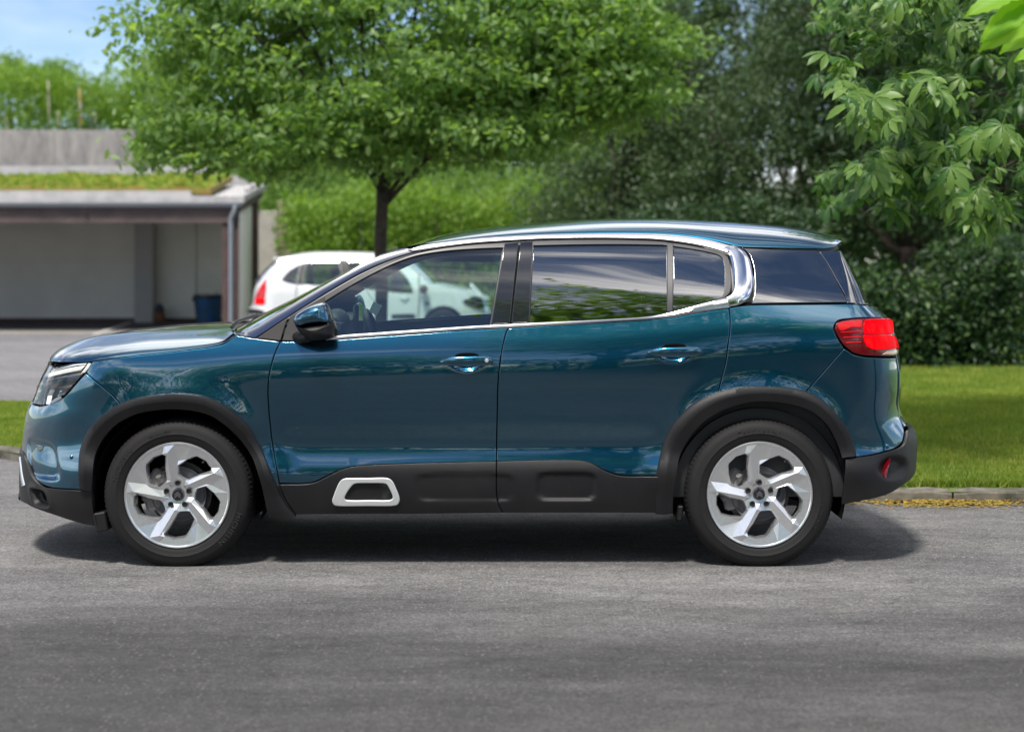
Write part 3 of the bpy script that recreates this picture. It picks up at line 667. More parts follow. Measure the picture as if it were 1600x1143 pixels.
B.panel('tailgate', [], PNT, suv, uv=clean(np.vstack([crv(np.array([(B.inv([(1350, 478)])[0][0]+.03, zA), (XR-.06, zA), (XR-.002, zA)]), .02), np.array([(XR-.002, zA-.02), (XR-.002, zC)]), crv(np.array([(XR-.002, zC), (XR-.08, zC), (uR2[0]+.015, zC)]), .02), crv(np.array([(uR2[0]+.012, zC), (uS+.012, zC+.10), (uS+.008, uR1[1]), (uLT[0]+.075, uLT[1]+.0), (B.inv([(1350, 478)])[0][0]+.03, zA)]), .02)]), 2e-3), gap=.002, grid=.035)
uL1 = B.inv([(1415.5, 673)])[0]; uLb = B.inv([(1424, 740)])[0]
LRB = [(1426, 738), (1424, 743), (1418, 750), (1408, 757.5), (1397, 765), (1385, 771.5), (1369, 776.5), (1351.5, 780.5), (1332, 784.5), (1313.5, 787.5)]
pr_ = B.inv([(1391, 731)])[0]
def f_rl(u, z): return .012-.03*bump2(u, z, pr_[0]+.012, pr_[1], .055, .045, 5)
B.panel('lower_rear_bumper', [RB_B, [(1415.5, 673), ('U', uL1[0]+.02, uL1[1]+.005), ('U', XR-.08, uL1[1]), ('U', XR-.002, uL1[1])], [('U', XR-.002, uL1[1]), ('U', XR-.002, uLb[1]+.01)], [('U', XR-.002, uLb[1]+.01), ('U', XR-.06, uLb[1]+.008), (1426, 738)], LRB, [(1313.5, 787.5), (1318, 752), (1320, 717)], [(1320, 717), (1327, 715.5)]], 'black_plastic', suv, fn=f_rl, grid=.025, fine=[(pr_[0]+.01, pr_[1], .09, .07, .011)])
B.strip('reflector', [(1386, 716), (1384, 724), (1381.5, 733), (1379.5, 741), (1379, 746)], [(1392, 716), (1390, 724), (1388, 733), (1386.5, 741), (1385, 746)], [(0, -.012), (.5, .012), (1, -.012)], 'lamp_dark_red', suv, step=.006)
# tail lamp
lampo, lampo2 = B.panel('tail_light', [LAMP[1:], [(1375, 497), (1388.5, 497), (1393, 500), (1395.5, 518), (1399, 526), (1403, 540), (1402, 552), (1398, 555.3), (1388, 556), (1375, 556)], LAMPB[1:][::-1], [(1307.5, 521), (1304.6, 512), (1305.5, 506)]], 'lamp_dark_red', suv, off=.006, gap=.001, grid=.02, depth=.03)
def lampart(name, segs, mat, off, fn=None):
    o, o2 = B.panel(name, segs, mat, lampo, off=off, gap=0, grid=.012, edge=.003, depth=.006, fn=fn); o2.parent = lampo2
lampart('lamp_cell', [[(1349, 503), (1352, 500.8), (1370, 499.8), (1389, 500), (1392, 502), (1393, 512), (1392.5, 521), (1389, 523)], [(1389, 523), (1349, 522.5)], [(1349, 522.5), (1347.5, 512), (1349, 503)]], 'lamp_bright_red', .0115)
lampart('lamp_cell', [[(1348, 524), (1391, 524.5), (1396, 527), (1401, 540), (1401, 544)], [(1401, 544), (1385, 546), (1362, 546), (1353, 541), (1349.5, 534), (1348, 524)]], 'lamp_bright_red', .0115)
lampart('lamp_cell', [[(1308, 507), (1314, 504), (1330, 501.8), (1346, 501)], [(1346, 501), (1345.5, 511), (1330, 512), (1312, 517), (1308, 507)]], 'lamp_red', .0095)
lampart('lamp_cell', [[(1384, 548.5), (1401, 547), (1400.5, 552), (1396, 554)], [(1396, 554), (1376, 554)], [(1376, 554), (1384, 548.5)]], 'lamp_pale', .0105)
for yy in (518, 526, 534):
    B.strip('lamp_rib', [(1313+(yy-518)*.5, yy), (1330, yy-.5), (1345, yy-1)], [(1314+(yy-518)*.5, yy+3), (1330, yy+2.5), (1345, yy+2)], [(0, .005), (.5, .0095), (1, .005)], 'lamp_red', lampo, step=.006)[1].parent = lampo2

# roof ---------------------------------------------------------------------
re_uv = crv(B.inv(RE), .03); RE3 = B.P(re_uv[:, 0], re_uv[:, 1]); nR = len(RE3)
zc = cspl([-.62, -.55, -.43, -.25, -.066, .1155, .388, .66, .947, 1.135, 1.32, 1.485, 1.62, 1.735], [1.478, 1.502, 1.546, 1.585, 1.609, 1.625, 1.643, 1.649, 1.641, 1.630, 1.617, 1.600, 1.574, 1.54])
ll = np.linspace(0, 1, nR); xc = -.61+(1.72+.61)*((RE3[:, 0]-RE3[0, 0])/(RE3[-1, 0]-RE3[0, 0]))
v = np.r_[0, .006, .02, np.linspace(.04, 1, 30)]
G = np.zeros((nR, len(v), 3))
for i in range(nR):
    M = np.array((xc[i], YC, float(zc(xc[i])))); E_ = RE3[i]
    G[i, :, 0] = E_[0]+(M[0]-E_[0])*v**1.5; G[i, :, 1] = E_[1]+(M[1]-E_[1])*v
    dome = (1-(1-v)**2.9)**(1/1.55); G[i, :, 2] = E_[2]+(M[2]-E_[2])*dome
roof = gridmesh('roof', G, PNT, suv, flip=True); G2 = G.copy(); G2[:, :, 1] = 2*YC-G2[:, :, 1]; gridmesh('roof', G2, PNT, suv)
roof_G = G
# roof rear lip, closing the spoiler edge and its underside
sp = G[-1]; under = sp+np.array([-.01, 0, -.018]); under2 = sp+np.array([-.20, 0, -.045]); Gs = np.stack([sp, under, under2], 0)
gridmesh('spoiler', Gs, PNT, suv, flip=True); G2 = Gs.copy(); G2[:, :, 1] = 2*YC-G2[:, :, 1]; gridmesh('spoiler', G2, PNT, suv)
# headliner
hl = G[2:-2].copy()[:, 3:]; hl[:, :, 2] -= .035; gridmesh('headliner', hl, 'headliner', suv); g2 = hl.copy(); g2[:, :, 1] = 2*YC-g2[:, :, 1]; gridmesh('headliner', g2, 'headliner', suv, flip=True)
# windscreen
wi = crv(B.inv(APO), .04); WE = B.P(wi[:, 0], wi[:, 1]); nW = len(WE); t = np.linspace(0, 1, nW)
cx = np.interp(t, [0, 1], [-1.405, -.61]); czz = 1.088+(float(zc(-.61))-1.088)*(t**.95)
v = np.linspace(0, 1, 16); G = np.zeros((nW, 16, 3))
for i in range(nW):
    G[i, :, 0] = WE[i, 0]+(cx[i]-WE[i, 0])*(1-(1-v)**2.2)**(1/1.15); G[i, :, 1] = WE[i, 1]+(YC-WE[i, 1])*v; G[i, :, 2] = WE[i, 2]+(czz[i]-WE[i, 2])*(1-(1-v)**2)**(1/1.2)
gridmesh('windscreen', G, 'clear_glass', suv, flip=True); G2 = G.copy(); G2[:, :, 1] = 2*YC-G2[:, :, 1]; gridmesh('windscreen', G2, 'clear_glass', suv)
# black frit border inside the screen
fr = G[:, :3].copy(); fr[:, :, 0] += .006; fr[:, :, 2] -= .006; gridmesh('screen_border', fr, 'black_soft', suv, flip=True)
fr2 = fr.copy(); fr2[:, :, 1] = 2*YC-fr2[:, :, 1]; gridmesh('screen_border', fr2, 'black_soft', suv)

# wheel arch flares -----------------------------------------------------------
AFO = [(126, 761), (124.5, 735), (126, 706), (134, 680), (146, 662), (160, 648), (178, 635.5), (197, 626.5), (236, 616.8), (276, 613.3), (315, 617), (338, 625.5), (358, 637), (374, 650.5), (388, 665), (405.5, 694), (417, 720), (425, 740), (433, 757), (441, 772), (447, 785), (463, 805)]
AFI = [(146, 766), (147, 740), (151, 712), (160, 690), (172, 673), (185, 660.5), (204, 650), (222, 643.5), (250, 639), (276, 638), (306, 641), (330, 648), (348, 659), (364, 672), (378, 687), (394, 712), (403, 735), (409.5, 757), (413, 775), (416, 790), (419, 806)]
PR = [(0, .000), (.03, .012), (.10, .020), (.46, .028), (.54, .026), (.97, .017), (1, .010)]
B.strip('arch_flare', AFO, AFI, PR, 'black_plastic', suv, back=.05)
ARO = [(1022.5, 800), (1023, 770), (1025, 742), (1031, 712), (1039, 684), (1053.5, 659), (1079, 633), (1112.5, 614), (1152, 604.5), (1191, 602.8), (1230.6, 605), (1264, 612.5), (1295, 633), (1315, 656.5), (1329, 681), (1335, 700), (1338, 713)]
ARI = [(1051, 800), (1052, 775), (1055, 749), (1060.5, 717), (1070, 694), (1083, 675), (1101, 657), (1126.5, 641.5), (1160, 630), (1185, 626.5), (1215, 628), (1244, 634), (1268, 643.5), (1290, 662), (1303, 683), (1310, 700), (1315, 716)]
B.strip('arch_flare', ARO, ARI, PR, 'black_plastic', suv, back=.05)
# cladding
pad = lambda pts, d: (pts, d)
padA = B.inv([(572, 767)])[0]; padB = B.inv([(727, 761)])[0]; padC = B.inv([(885, 759)])[0]
def rbox(u, z, c, hu, hz, n=5, s=13): r = (np.abs((u-c[0])/hu)**n+np.abs((z-c[1])/hz)**n)**(1/n); return 1/(1+np.exp(s*2*(r-1)))
def f_cl(u, z):
    top = .010*np.exp(-((z-.40)/.11)**2)
    return .012+top-.009*rbox(u, z, padB, .225, .062)-.018*rbox(u, z, padC, .135, .062)-.012*rbox(u, z, padA, .10, .038)
fi = [(padB[0], padB[1], .27, .085, .014), (padC[0], padC[1], .18, .085, .012)]
c1, c1b = B.panel('lower_cladding', [CL_F, DF_LOW, SILL_F, BL_LOW[::-1]], 'black_plastic', fd, fn=f_cl, grid=.03, fine=fi, gap=.002)
B.panel('lower_cladding', [CL_R, [(776, 721), (775.6, 750), (776.5, 775), (780, 789), (786, 799.5)], SILL_R, [(1032, 799.5), (1033, 770), (1041, 743)]], 'black_plastic', rd, fn=f_cl, grid=.03, fine=fi, gap=.002)
B.panel('lower_cladding', [[(430, 757), (436.6, 755.5)], DF_LOW, [(463, 802), (463, 806.5)], [(463, 806.5), (419, 807)], [(419, 807), (414, 782), (412, 758), (430, 757)]], 'black_plastic', suv, off=.008, grid=.03, gap=.001)
RO = [(519.8, 781), (522, 773), (527, 760), (532, 750.5), (536, 747.3), (541, 746), (575, 745.4), (605, 745.4), (610.5, 747.3), (614.5, 751.5), (620, 763), (624.3, 774.5), (624.6, 781), (621.5, 786), (614, 787.7), (575, 788), (530, 787.9), (523, 786.5)]
RI = [(539, 776), (543, 767.5), (548, 760.5), (552.5, 755.5), (558, 753.6), (580, 753.2), (600, 753.5), (604.5, 755), (607.5, 759), (611, 766), (614, 773), (613.7, 777), (609, 779.3), (580, 779.8), (545, 779.7), (540.5, 778.7)]
ou, iu = crv(B.inv(RO), .008, True), crv(B.inv(RI), .008, True)
B.panel('accent_ring', [], 'silver_ring', fd, uv=ou, holes=[iu], off=.027, gap=0, grid=.012, edge=.005, depth=.016)
# inner shell: sills, arch liners, floor
def liner(h, x0, x1):
    m = MB(); r = .405
    prof = [(r, .02), (r, .32), (.05, .32)]
    m.lathe([(r, .035), (r+.0, .30), (.02, .30)], 40, (h[0], 0, h[1]), 'y', a0=R(-17), a1=R(200))
    return m.build('wheel_arch_liner', 'black_void', suv, True)
for h in (HUBF, HUBR):
    o = liner(h, 0, 0); o2 = o.copy(); o2.data = o.data; COL.objects.link(o2); o2.parent = suv; o2.scale = (1, -1, 1); o2.location = (0, 2*YC, 0)
fl = MB(); fl.box((-.17, YC, .30), (2.0, 1.66, .12), .03); fl.box((1.66, YC, .40), (.30, 1.1, .12), .03); fl.box((-2.10, YC, .32), (.30, 1.0, .10), .03)
fl.box((-1.57, YC, .45), (.9, .86, .3), .04); fl.box((1.16, YC, .45), (.8, .86, .3), .04)
fl.tube([(-1.57, .2, .33), (-1.57, 1.64, .33)], .035, 8); fl.tube([(1.16, .2, .33), (1.16, 1.64, .33)], .035, 8)
fl.build('underbody', 'black_void', suv)
mu = MB(); mu.box((1.35, YC, .26), (.5, .5, .14), .05); mu.build('silencer', 'alloy_dark', suv)
# dark backing behind every shut line
def backing(name, pts, w=.02, dep=-.016, mat='black_void', wide=None):
    c = crv(B.inv(pts), .03); t = np.gradient(c, axis=0); t /= np.linalg.norm(t, axis=1)[:, None]; n = np.stack([-t[:, 1], t[:, 0]], 1)*w
    return B.strip(name, c-n, c+n, [(0, dep), (1, dep)], mat, suv, step=.03)
for p in (DF, DF_LOW, BL, BL_LOW, CL_F, CL_R, RD, HOODL, BUMPL, LCUT, QT, RB_B, LB_T, BELT_F, BELT_R, [(1319, 543.5), (1306, 522), (1309, 501), (1340, 497)], [(1320, 544.5), (1350, 557), (1398, 558)], [(1400, 558.5), (1403, 580), (1403, 605), (1400, 630)], HL_OUT):
    backing('gap_seal', p)
# door cards, inner sides
for y_, nm in ((0, 'near'), (1, 'far')):
    us = np.linspace(-1.15, 1.75, 40); zz = np.linspace(.32, 1.12, 10); U, Z = np.meshgrid(us, zz, indexing='ij')
    top = np.interp(us, [-1.15, 0, .9, 1.25, 1.75], [1.07, 1.10, 1.14, 1.20, 1.21]); Z = .32+(top[:, None]-.32)*(Z-.32)/.8
    P = B.P(U, Z); P[..., 1] += .045
    if y_: P[..., 1] = 2*YC-P[..., 1]
    gridmesh('door_lining', P, 'interior_dark', suv, flip=bool(y_))
MB().box((.2, YC, .42), (2.6, 1.5, .04)).build('cabin_floor', 'interior_dark', suv)
fw = MB(); fw.box((-1.22, YC, .72), (.06, 1.55, .66)); fw.build('bulkhead', 'black_void', suv)
# dashboard
dm = MB()
DP = [(-1.20, 1.075), (-1.05, 1.125), (-.90, 1.145), (-.82, 1.13), (-.80, 1.05), (-.84, .95), (-.86, .60), (-1.2, .60)]
ys = [.17, .22, 1.62, 1.67]
V = [(x, y, z-(.03 if i in (0, 3) else 0)) for i, y in enumerate(ys) for x, z in DP]; q = len(DP)
Fc = [(i*q+j, i*q+(j+1) % q, (i+1)*q+(j+1) % q, (i+1)*q+j) for i in range(3) for j in range(q)]+[tuple(range(q))[::-1], tuple(range(3*q, 4*q))]
dm.add(V, Fc); dm.build('dashboard', 'interior_dark', suv, True, sharp=30)
bn = MB(); bn.lathe([(.02, -.15), (.05, -.14), (.065, 0), (.05, .14), (.02, .15)], 16, (-.87, .53, 1.13), 'y', a0=0, a1=math.pi); bn.build('instrument_hood', 'interior_dark', suv, True)
MB().box((-.80, .93, 1.13), (.03, .28, .16), .01).build('centre_screen', 'black_gloss', suv)
MB().box((-.79, .30, 1.02), (.03, .10, .05), .01).build('air_vent', 'satin_chrome', suv)
# steering wheel
sw = empty('steering_wheel', (-.66, .53, 1.02), suv)
m = MB(); n1, n2 = 40, 8
V = []; 
for i in range(n1):
    a = 2*math.pi*i/n1
    for j in range(n2):
        b = 2*math.pi*j/n2; r = .180+.015*math.cos(b); V.append((.015*math.sin(b), r*math.cos(a), r*math.sin(a)*.96))
Fc = [(i*n2+j, i*n2+(j+1) % n2, ((i+1) % n1)*n2+(j+1) % n2, ((i+1) % n1)*n2+j) for i in range(n1) for j in range(n2)]
m.add(V, Fc); m.build('wheel_ring', 'interior_dark', sw, True)
m = MB(); m.box((0, 0, 0), (.05, .14, .12), .02); m.box((0, .12, 0), (.02, .14, .03), .005); m.box((0, -.12, 0), (.02, .14, .03), .005); m.box((0, 0, -.12), (.02, .03, .12), .005); m.tube([(-.3, 0, -.1), (0, 0, 0)], .04, 8)
m.build('wheel_hub', 'interior_dark', sw); sw.rotation_euler = (0, R(-22), 0)
tg_ = MB(); tg_.box((-.665, .34, 1.20), (.045, .002, .055), .0005, Matrix.Rotation(R(25), 3, 'Y')); tg_.build('paper_tag', 'tag_paper', suv)
MB().tube([(-.72, .36, 1.30), (-.69, .35, 1.255), (-.67, .34, 1.235)], .0012, 4).build('tag_string', 'tag_paper', suv)
# seats
def seat(x, y, w, fold=0):
    s_ = empty('seat', (x, y, 0), suv)
    m = MB(); m.box((-.20, 0, .60), (.52, w, .16), .05); m.build('seat_cushion', 'interior_dark', s_, True, sharp=60)
    m = MB(); m.box((.09, 0, .88), (.14, w*.96, .58), .05, Matrix.Rotation(R(14), 3, 'Y')); m.build('seat_back', 'interior_grey', s_, True, sharp=60)
    m = MB(); m.box((.175, 0, 1.235), (.10, min(w*.55, .28), .17), .04, Matrix.Rotation(R(10), 3, 'Y')); m.build('headrest', 'interior_grey', s_, True, sharp=60)
    return s_
seat(-.09, .50, .50); seat(-.09, 1.34, .50)
for y_ in (.42, .92, 1.42): seat(.83, y_, .46)
MB().box((1.45, YC, .98), (.5, 1.3, .03), .01).build('parcel_shelf', 'interior_dark', suv)
MB().box((-.62, YC, 1.44), (.05, .24, .075), .015).build('rear_view_mirror', 'interior_dark', suv)
# centre pillars seen from inside: none needed on the near side; pillar linings
for y_ in (0, 1):
    for (u0, z0_, u1, z1_, w) in ((.0, 1.1, .06, 1.52, .05), (1.12, 1.2, 1.02, 1.5, .09)):
        P = []
        for k in range(6):
            t_ = k/5; u_c = u0+(u1-u0)*t_; zz_ = z0_+(z1_-z0_)*t_
            row = [B.P(u_c-w, zz_), B.P(u_c+w, zz_)]
            P.append([np.array(r)+np.array([0, .055, 0]) for r in row])
        P = np.array(P)
        if y_: P[..., 1] = 2*YC-P[..., 1]
        gridmesh('pillar_lining', P, 'headliner', suv)

# door handles ---------------------------------------------------------------
def handle(par, x0, x1, yc_, slot, cyl):
    """bar over a dished recess; (x0..x1, yc_) photo pixels of the bar"""
    a, b = B.inv([(x0, yc_+1.5)])[0], B.inv([(x1, yc_-.5)])[0]; n = 26; m = MB(); V = []
    for i in range(n+1):
        t_ = i/n; u_ = a[0]+(b[0]-a[0])*t_; z_ = a[1]+(b[1]-a[1])*t_
        env = min(1, (math.sin(math.pi*min(1, max(0.0, t_*.98+.01))))**.33); hh = .006+.0195*min(1, (t_*3.2)**.7)*min(1, ((1-t_)*9)**.5)*1.0
        hh = max(.004, hh*.95); out = .006+.026*env
        P = B.P(u_, z_); nn = B.nrm(u_, z_)
        for k in range(12):
            w = 2*math.pi*k/12; V.append(tuple(P+nn*(out+.009*math.cos(w)*env)+np.array([0, 0, 1])*hh*math.sin(w)*(1 if abs(math.sin(w)) < .9 else .95)))
    Fc = [(i*12+k, i*12+(k+1) % 12, (i+1)*12+(k+1) % 12, (i+1)*12+k) for i in range(n) for k in range(12)]+[tuple(range(12))[::-1], tuple(range(n*12, n*12+12))]
    m.add(V, Fc); o = m.build('door_handle', PNT, par, True, sharp=50)
    # mirrored
    V2 = [(p[0], 2*YC-p[1], p[2]) for p in V]; MB().add(V2, [f[::-1] for f in Fc]).build('door_handle', PNT, par, True, sharp=50)
    # dark pocket above the bar and lower chrome lip
    cx_ = (slot[0]+slot[1])/2
    du = lambda pts: [tuple(p) for p in pts]
    dn = mkdent(B.inv([(cx_, yc_+2)])[0])
    B.panel('handle_pocket', [[(slot[0], yc_-4), (slot[0]+2.5, yc_-9.5), (slot[0]+7, yc_-12), (slot[1]-7, yc_-12.5), (slot[1]-2, yc_-10), (slot[1], yc_-5)], [(slot[1], yc_-5), (slot[0], yc_-4)]], 'black_void', par, gap=0, grid=.01, depth=.004, fn=lambda u, z: dn(u, z)+.003)
    B.strip('handle_lip', [(slot[0]+1, yc_+10), (slot[0]+4, yc_+14.5), (slot[0]+10, yc_+16.5), (cx_, yc_+16.8), (slot[1]-10, yc_+16), (slot[1]-4, yc_+13.5), (slot[1], yc_+9)],
            [(slot[0]+3, yc_+9), (slot[0]+6, yc_+12.5), (slot[0]+11, yc_+14), (cx_, yc_+14.2), (slot[1]-11, yc_+13.5), (slot[1]-6, yc_+11.5), (slot[1]-2, yc_+8)], [(0, .0), (.5, .004), (1, -.004)], PNT, par, step=.006)
    if cyl:
        q = B.inv([cyl])[0]; P = B.P(*q); m = MB(); m.lathe([(.0001, -.034), (.008, -.034), (.010, -.031), (.0105, -.02)], 20, tuple(P), 'y'); m.build('key_cylinder', 'silver_ring', par, True, sharp=40)
handle(fd, 688, 770.5, 564, (709.5, 749.5), (760.5, 562.5))
handle(rd, 1011.5, 1096.5, 549.5, (1034, 1073.5), None)
# small parking sensor, fuel etc
for (px_, py_, par_) in ((112, 714, suv), (1386, 697, suv), (1412, 705, suv)):
    q = B.inv([(px_, py_)])[0]; P = B.P(*q); MB().lathe([(.0001, -.006), (.009, -.006), (.011, -.002), (.011, .004)], 16, tuple(P), 'y').build('parking_sensor', 'black_gloss' if px_ > 1400 else PNT, suv, True)

# door mirrors -----------------------------------------------------------------
def mirror(sgn):
    mr = empty('wing_mirror', parent=suv)
    y0_ = .08 if sgn > 0 else 0
    def wpt(px, py, y): x, z = px2w(px, py, y); return x, z
    # outline in the side view, depth profile across
    cap = [(458.5, 497), (463, 490.5), (471, 484.5), (481, 479), (492, 475), (501, 473.3), (508.5, 474), (513.5, 480), (517, 490), (519.3, 503.5), (505, 505.8), (492, 507), (477, 509.5), (463.5, 511.5), (459.5, 506), (458, 501)]
    hou = [(460.5, 508), (463.5, 511.5), (477, 509.5), (492, 507), (505, 505.8), (519.3, 504), (520.3, 513), (520.5, 524.5), (517, 527.5), (508, 529.5), (495, 531.5), (486, 532), (477, 527), (468, 519.5)]
    for nm, poly, mat in (('mirror_cap', cap, PNT), ('mirror_housing', hou, 'black_plastic')):
        yF, yBk = -.115, .06
        P2 = crv(np.array([wpt(a, b, -.05) for a, b in poly]), .012, True); P2 = clean(P2, 1e-3); c = P2.mean(0)
        prof = [(0.0, -.115), (.45, -.111), (.72, -.098), (.90, -.076), (.985, -.045), (1.0, -.01), (.98, .03), (.80, .055)]
        V = [(c[0], prof[0][1], c[1])]; n = len(P2)
        for s_, y in prof[1:]:
            V += [(c[0]+(p[0]-c[0])*s_, y, c[1]+(p[1]-c[1])*s_) for p in P2]
        m_ = len(prof)-1; Fc = [(0, 1+(k+1) % n, 1+k) for k in range(n)]
        for r in range(m_-1):
            Fc += [(1+r*n+k, 1+r*n+(k+1) % n, 1+(r+1)*n+(k+1) % n, 1+(r+1)*n+k) for k in range(n)]
        Fc.append(tuple(1+(m_-1)*n+k for k in range(n)))
        if sgn < 0: V = [(p[0], 2*YC-p[1], p[2]) for p in V]
        o = mk(nm, V, Fc, mat, mr, True)
        import bmesh as _bm
        b = _bm.new(); b.from_mesh(o.data); _bm.ops.recalc_face_normals(b, faces=b.faces); b.to_mesh(o.data); b.free(); auto(o, 50)
    m = MB()
    a, b_ = wpt(484, 527, -.03), wpt(462, 528, .05)
    f = (lambda y: y) if sgn > 0 else (lambda y: 2*YC-y)
    m.tube([(a[0], f(-.035), a[1]), ((a[0]+b_[0])/2, f(.01), a[1]-.004), (b_[0], f(.09), b_[1])], [.022, .024, .032], 10)
    m.build('mirror_arm', 'black_plastic', mr, True)
    g = wpt(518, 500, -.03); MB().box((g[0]-.012, f(-.03), g[1]+0), (.004, .10, .085), .002).build('mirror_glass', 'chrome', mr)
mirror(1); mirror(-1)
# antenna fin on the roof
# wheels -------------------------------------------------------------------------
def textmesh(s, size):
    cu = bpy.data.curves.new('lettering', 'FONT'); cu.body = s; cu.size = size; cu.align_x = 'CENTER'; cu.extrude = .0012; cu.resolution_u = 2; cu.space_character = 1.15
    o = bpy.data.objects.new('lettering', cu); COL.objects.link(o); bpy.context.view_layer.update()
    dg = bpy.context.evaluated_depsgraph_get(); me = o.evaluated_get(dg).to_mesh()
    V = [tuple(v.co) for v in me.vertices]; Fc = [tuple(p.vertices) for p in me.polygons]; o.evaluated_get(dg).to_mesh_clear()
    bpy.data.objects.remove(o); bpy.data.curves.remove(cu)
    return V, Fc
def wheel(hx, hz, yf, parent, words_, rot):
    """yf: y of the outer face; wheel faces -y"""
    w = empty('wheel', (hx, yf, hz), parent); RT_ = .352; RR = .249
    # tyre: sidewall profile (radius, depth from the outer face)
    m = MB(); NL = 96*2
    side = [(RR-.004, .022), (RR+.001, .008), (RR+.006, .003), (RR+.018, -.001), (RR+.035, -.004), (RR+.037, -.0055), (RR+.040, -.004), (RR+.058, -.003), (RR+.074, .003), (RR+.084, .010)]
    tread = [(.3420, .020), (.3475, .030), (RT_-.001, .044), (RT_, .060)]
    back = [(RT_, .095), (RT_-.005, .097), (RT_-.005, .105), (RT_, .107), (RT_, .135), (RT_-.005, .137), (RT_-.005, .145), (RT_, .147), (RT_, .19), (.345, .225), (.30, .245), (RR, .235)]
    V = []; prof = side+tread+back; q = len(prof)
    for k in range(NL):
        t_ = 2*math.pi*k/NL; lug = (k % 2 == 0)
        for j, (r, h) in enumerate(prof):
            hh = h; rr = r
            if len(side) <= j < len(side)+3 and lug: rr = r-.0035; hh = h+.003
            if j >= len(side)+3 and j < q-2 and lug and j != len(side)+3: pass
            x, z = rr*math.cos(t_), rr*math.sin(t_)
            if z < -.331: # flattened contact patch
                z = max(z, -hz+.001)
            V.append((x, hh, z))
    Fc = []
    for k in range(NL):
        k2 = (k+1) % NL
        for i in range(q-1): Fc.append((k*q+i, k*q+i+1, k2*q+i+1, k2*q+i))
    m.add(V, Fc)
    # raised lettering
    for s_, r0, ac, size, sgn in words_:
        TV, TF = textmesh(s_, size); out = []
        for x, y, z in TV:
            a = R(ac)-x/r0*1.0 if sgn > 0 else R(ac)+x/r0
            r = r0+y if sgn > 0 else r0-y+size*.7
            out.append((r*math.cos(a), -.0048-z*.9, r*math.sin(a)))
        m.add(out, TF, 1)
    m.build('tyre', 'rubber', w, True, sharp=38, mats=['rubber', 'rubber_letter'])
    # rim
    rim = MB()
    rim.lathe([(RR-.002, .012), (RR, .004), (RR-.003, .0005), (RR-.010, .002), (RR-.017, .012)], 96, (0, 0, 0), 'y')
    rim.lathe([(RR-.017, .030), (RR-.022, .09), (RR-.03, .20)], 64, (0, 0, 0), 'y', mi=1)
    base = [(.57, 86.5), (.70, 74), (.80, 65.5), (.835, 62.5), (.855, 50), (.83, 39), (.80, 37.3), (.60, 44.5), (.385, 57), (.365, 63), (.39, 80), (.42, 85.8)]
    R1 = RR-.012; outer = np.array([(R1*math.cos(t), R1*math.sin(t)) for t in np.linspace(0, 2*math.pi, 120, endpoint=False)])
    P2 = lambda r, a: (R1*r*math.cos(R(a)), R1*r*math.sin(R(a)))
    holes = []; hol_d = []
    cons = []; hgt = {}
    pts = []; depth = []
    def addp(r, a, d): pts.append(P2(r, a)); depth.append(d*1.35); return len(pts)-1
    E = []
    no = 120
    for k in range(no): addp(1, 360*k/no, .003)
    E += [(k, (k+1) % no) for k in range(no)]
    r95 = lambda a_: int(round(a_/3)) % no
    cone = lambda r: .0022+.022*(1-r)
    bp = np.array([P2(r, a) for r, a in base]); bp = inset(bp, -.003); bo = inset(bp, -.005)
    def sec(k0):
        o = 72*k0; ca, sa = math.cos(R(o)), math.sin(R(o)); rot_ = lambda q: (q[0]*ca-q[1]*sa, q[0]*sa+q[1]*ca)
        def addxy(q, d): pts.append(tuple(q)); depth.append(d*1.35); return len(pts)-1
        ring = [addxy(rot_(q), cone(math.hypot(*q)/R1)+.0085) for q in bp]; out = [addxy(rot_(q), cone(math.hypot(*q)/R1)) for q in bo]
        n_ = len(ring); E.extend([(ring[i], ring[(i+1) % n_]) for i in range(n_)]); E.extend([(out[i], out[(i+1) % n_]) for i in range(n_)]); E.extend([(ring[i], out[i]) for i in range(n_)])
        a1 = addp(.30, 44+o, cone(.30)-.007); a2 = addp(.86, 31.0+o, cone(.86)-.0105); E.extend([(a1, a2), (a2, r95(29+o))])
        b1 = addp(.34, 20+o, cone(.34)+.002); b2 = addp(.67, 17.5+o, cone(.67)+.006); E.extend([(b1, b2), (b2, r95(3+o))])
        return [pts[i] for i in ring], ring
    rings = [sec(k) for k in range(5)]
    nh = 30
    hub = [addp(.19, 360*k/nh, .022) for k in range(nh)]; E += [(hub[k], hub[(k+1) % nh]) for k in range(nh)]
    hubi = [addp(.118, 360*k/nh, .024) for k in range(nh)]; E += [(hubi[k], hubi[(k+1) % nh]) for k in range(nh)]
    ov, oe, of, orig, *_ = geometry.delaunay_2d_cdt([Vector(p) for p in pts], E, [], 0, 1e-7)
    PP = np.array([tuple(v) for v in ov]); Dp = np.array([depth[o_[0]] if o_ else .01 for o_ in orig])
    T = np.array([f for f in of]); c = PP[T].mean(1); keep = np.hypot(c[:, 0], c[:, 1]) < R1
    for rp, _i in rings: keep &= ~pip(c, np.array(rp))
    keep &= np.hypot(c[:, 0], c[:, 1]) > .0
    T = T[keep]; V = [(p[0], d, p[1]) for p, d in zip(PP, Dp)]
    Fc = []
    for t_ in T:
        a, b, c_ = [Vector(V[i]) for i in t_]; n = (b-a).cross(c_-a); Fc.append(tuple(t_) if n.y < 0 else tuple(t_[::-1]))
    rim.add(V, Fc)
    for rp, idx in rings:      # walls of each opening
        m_ = len(rp); Vw = [(p[0], depth[i], p[1]) for p, i in zip(rp, idx)]+[(p[0]*.985, depth[i]+.045, p[1]*.985) for p, i in zip(rp, idx)]
        rim.add(Vw, [(k, (k+1) % m_, m_+(k+1) % m_, m_+k) for k in range(m_)])
    rim.lathe([(R1, .003*1.35), (R1+.003, .001), (RR-.010, .002)], 96, (0, 0, 0), 'y')
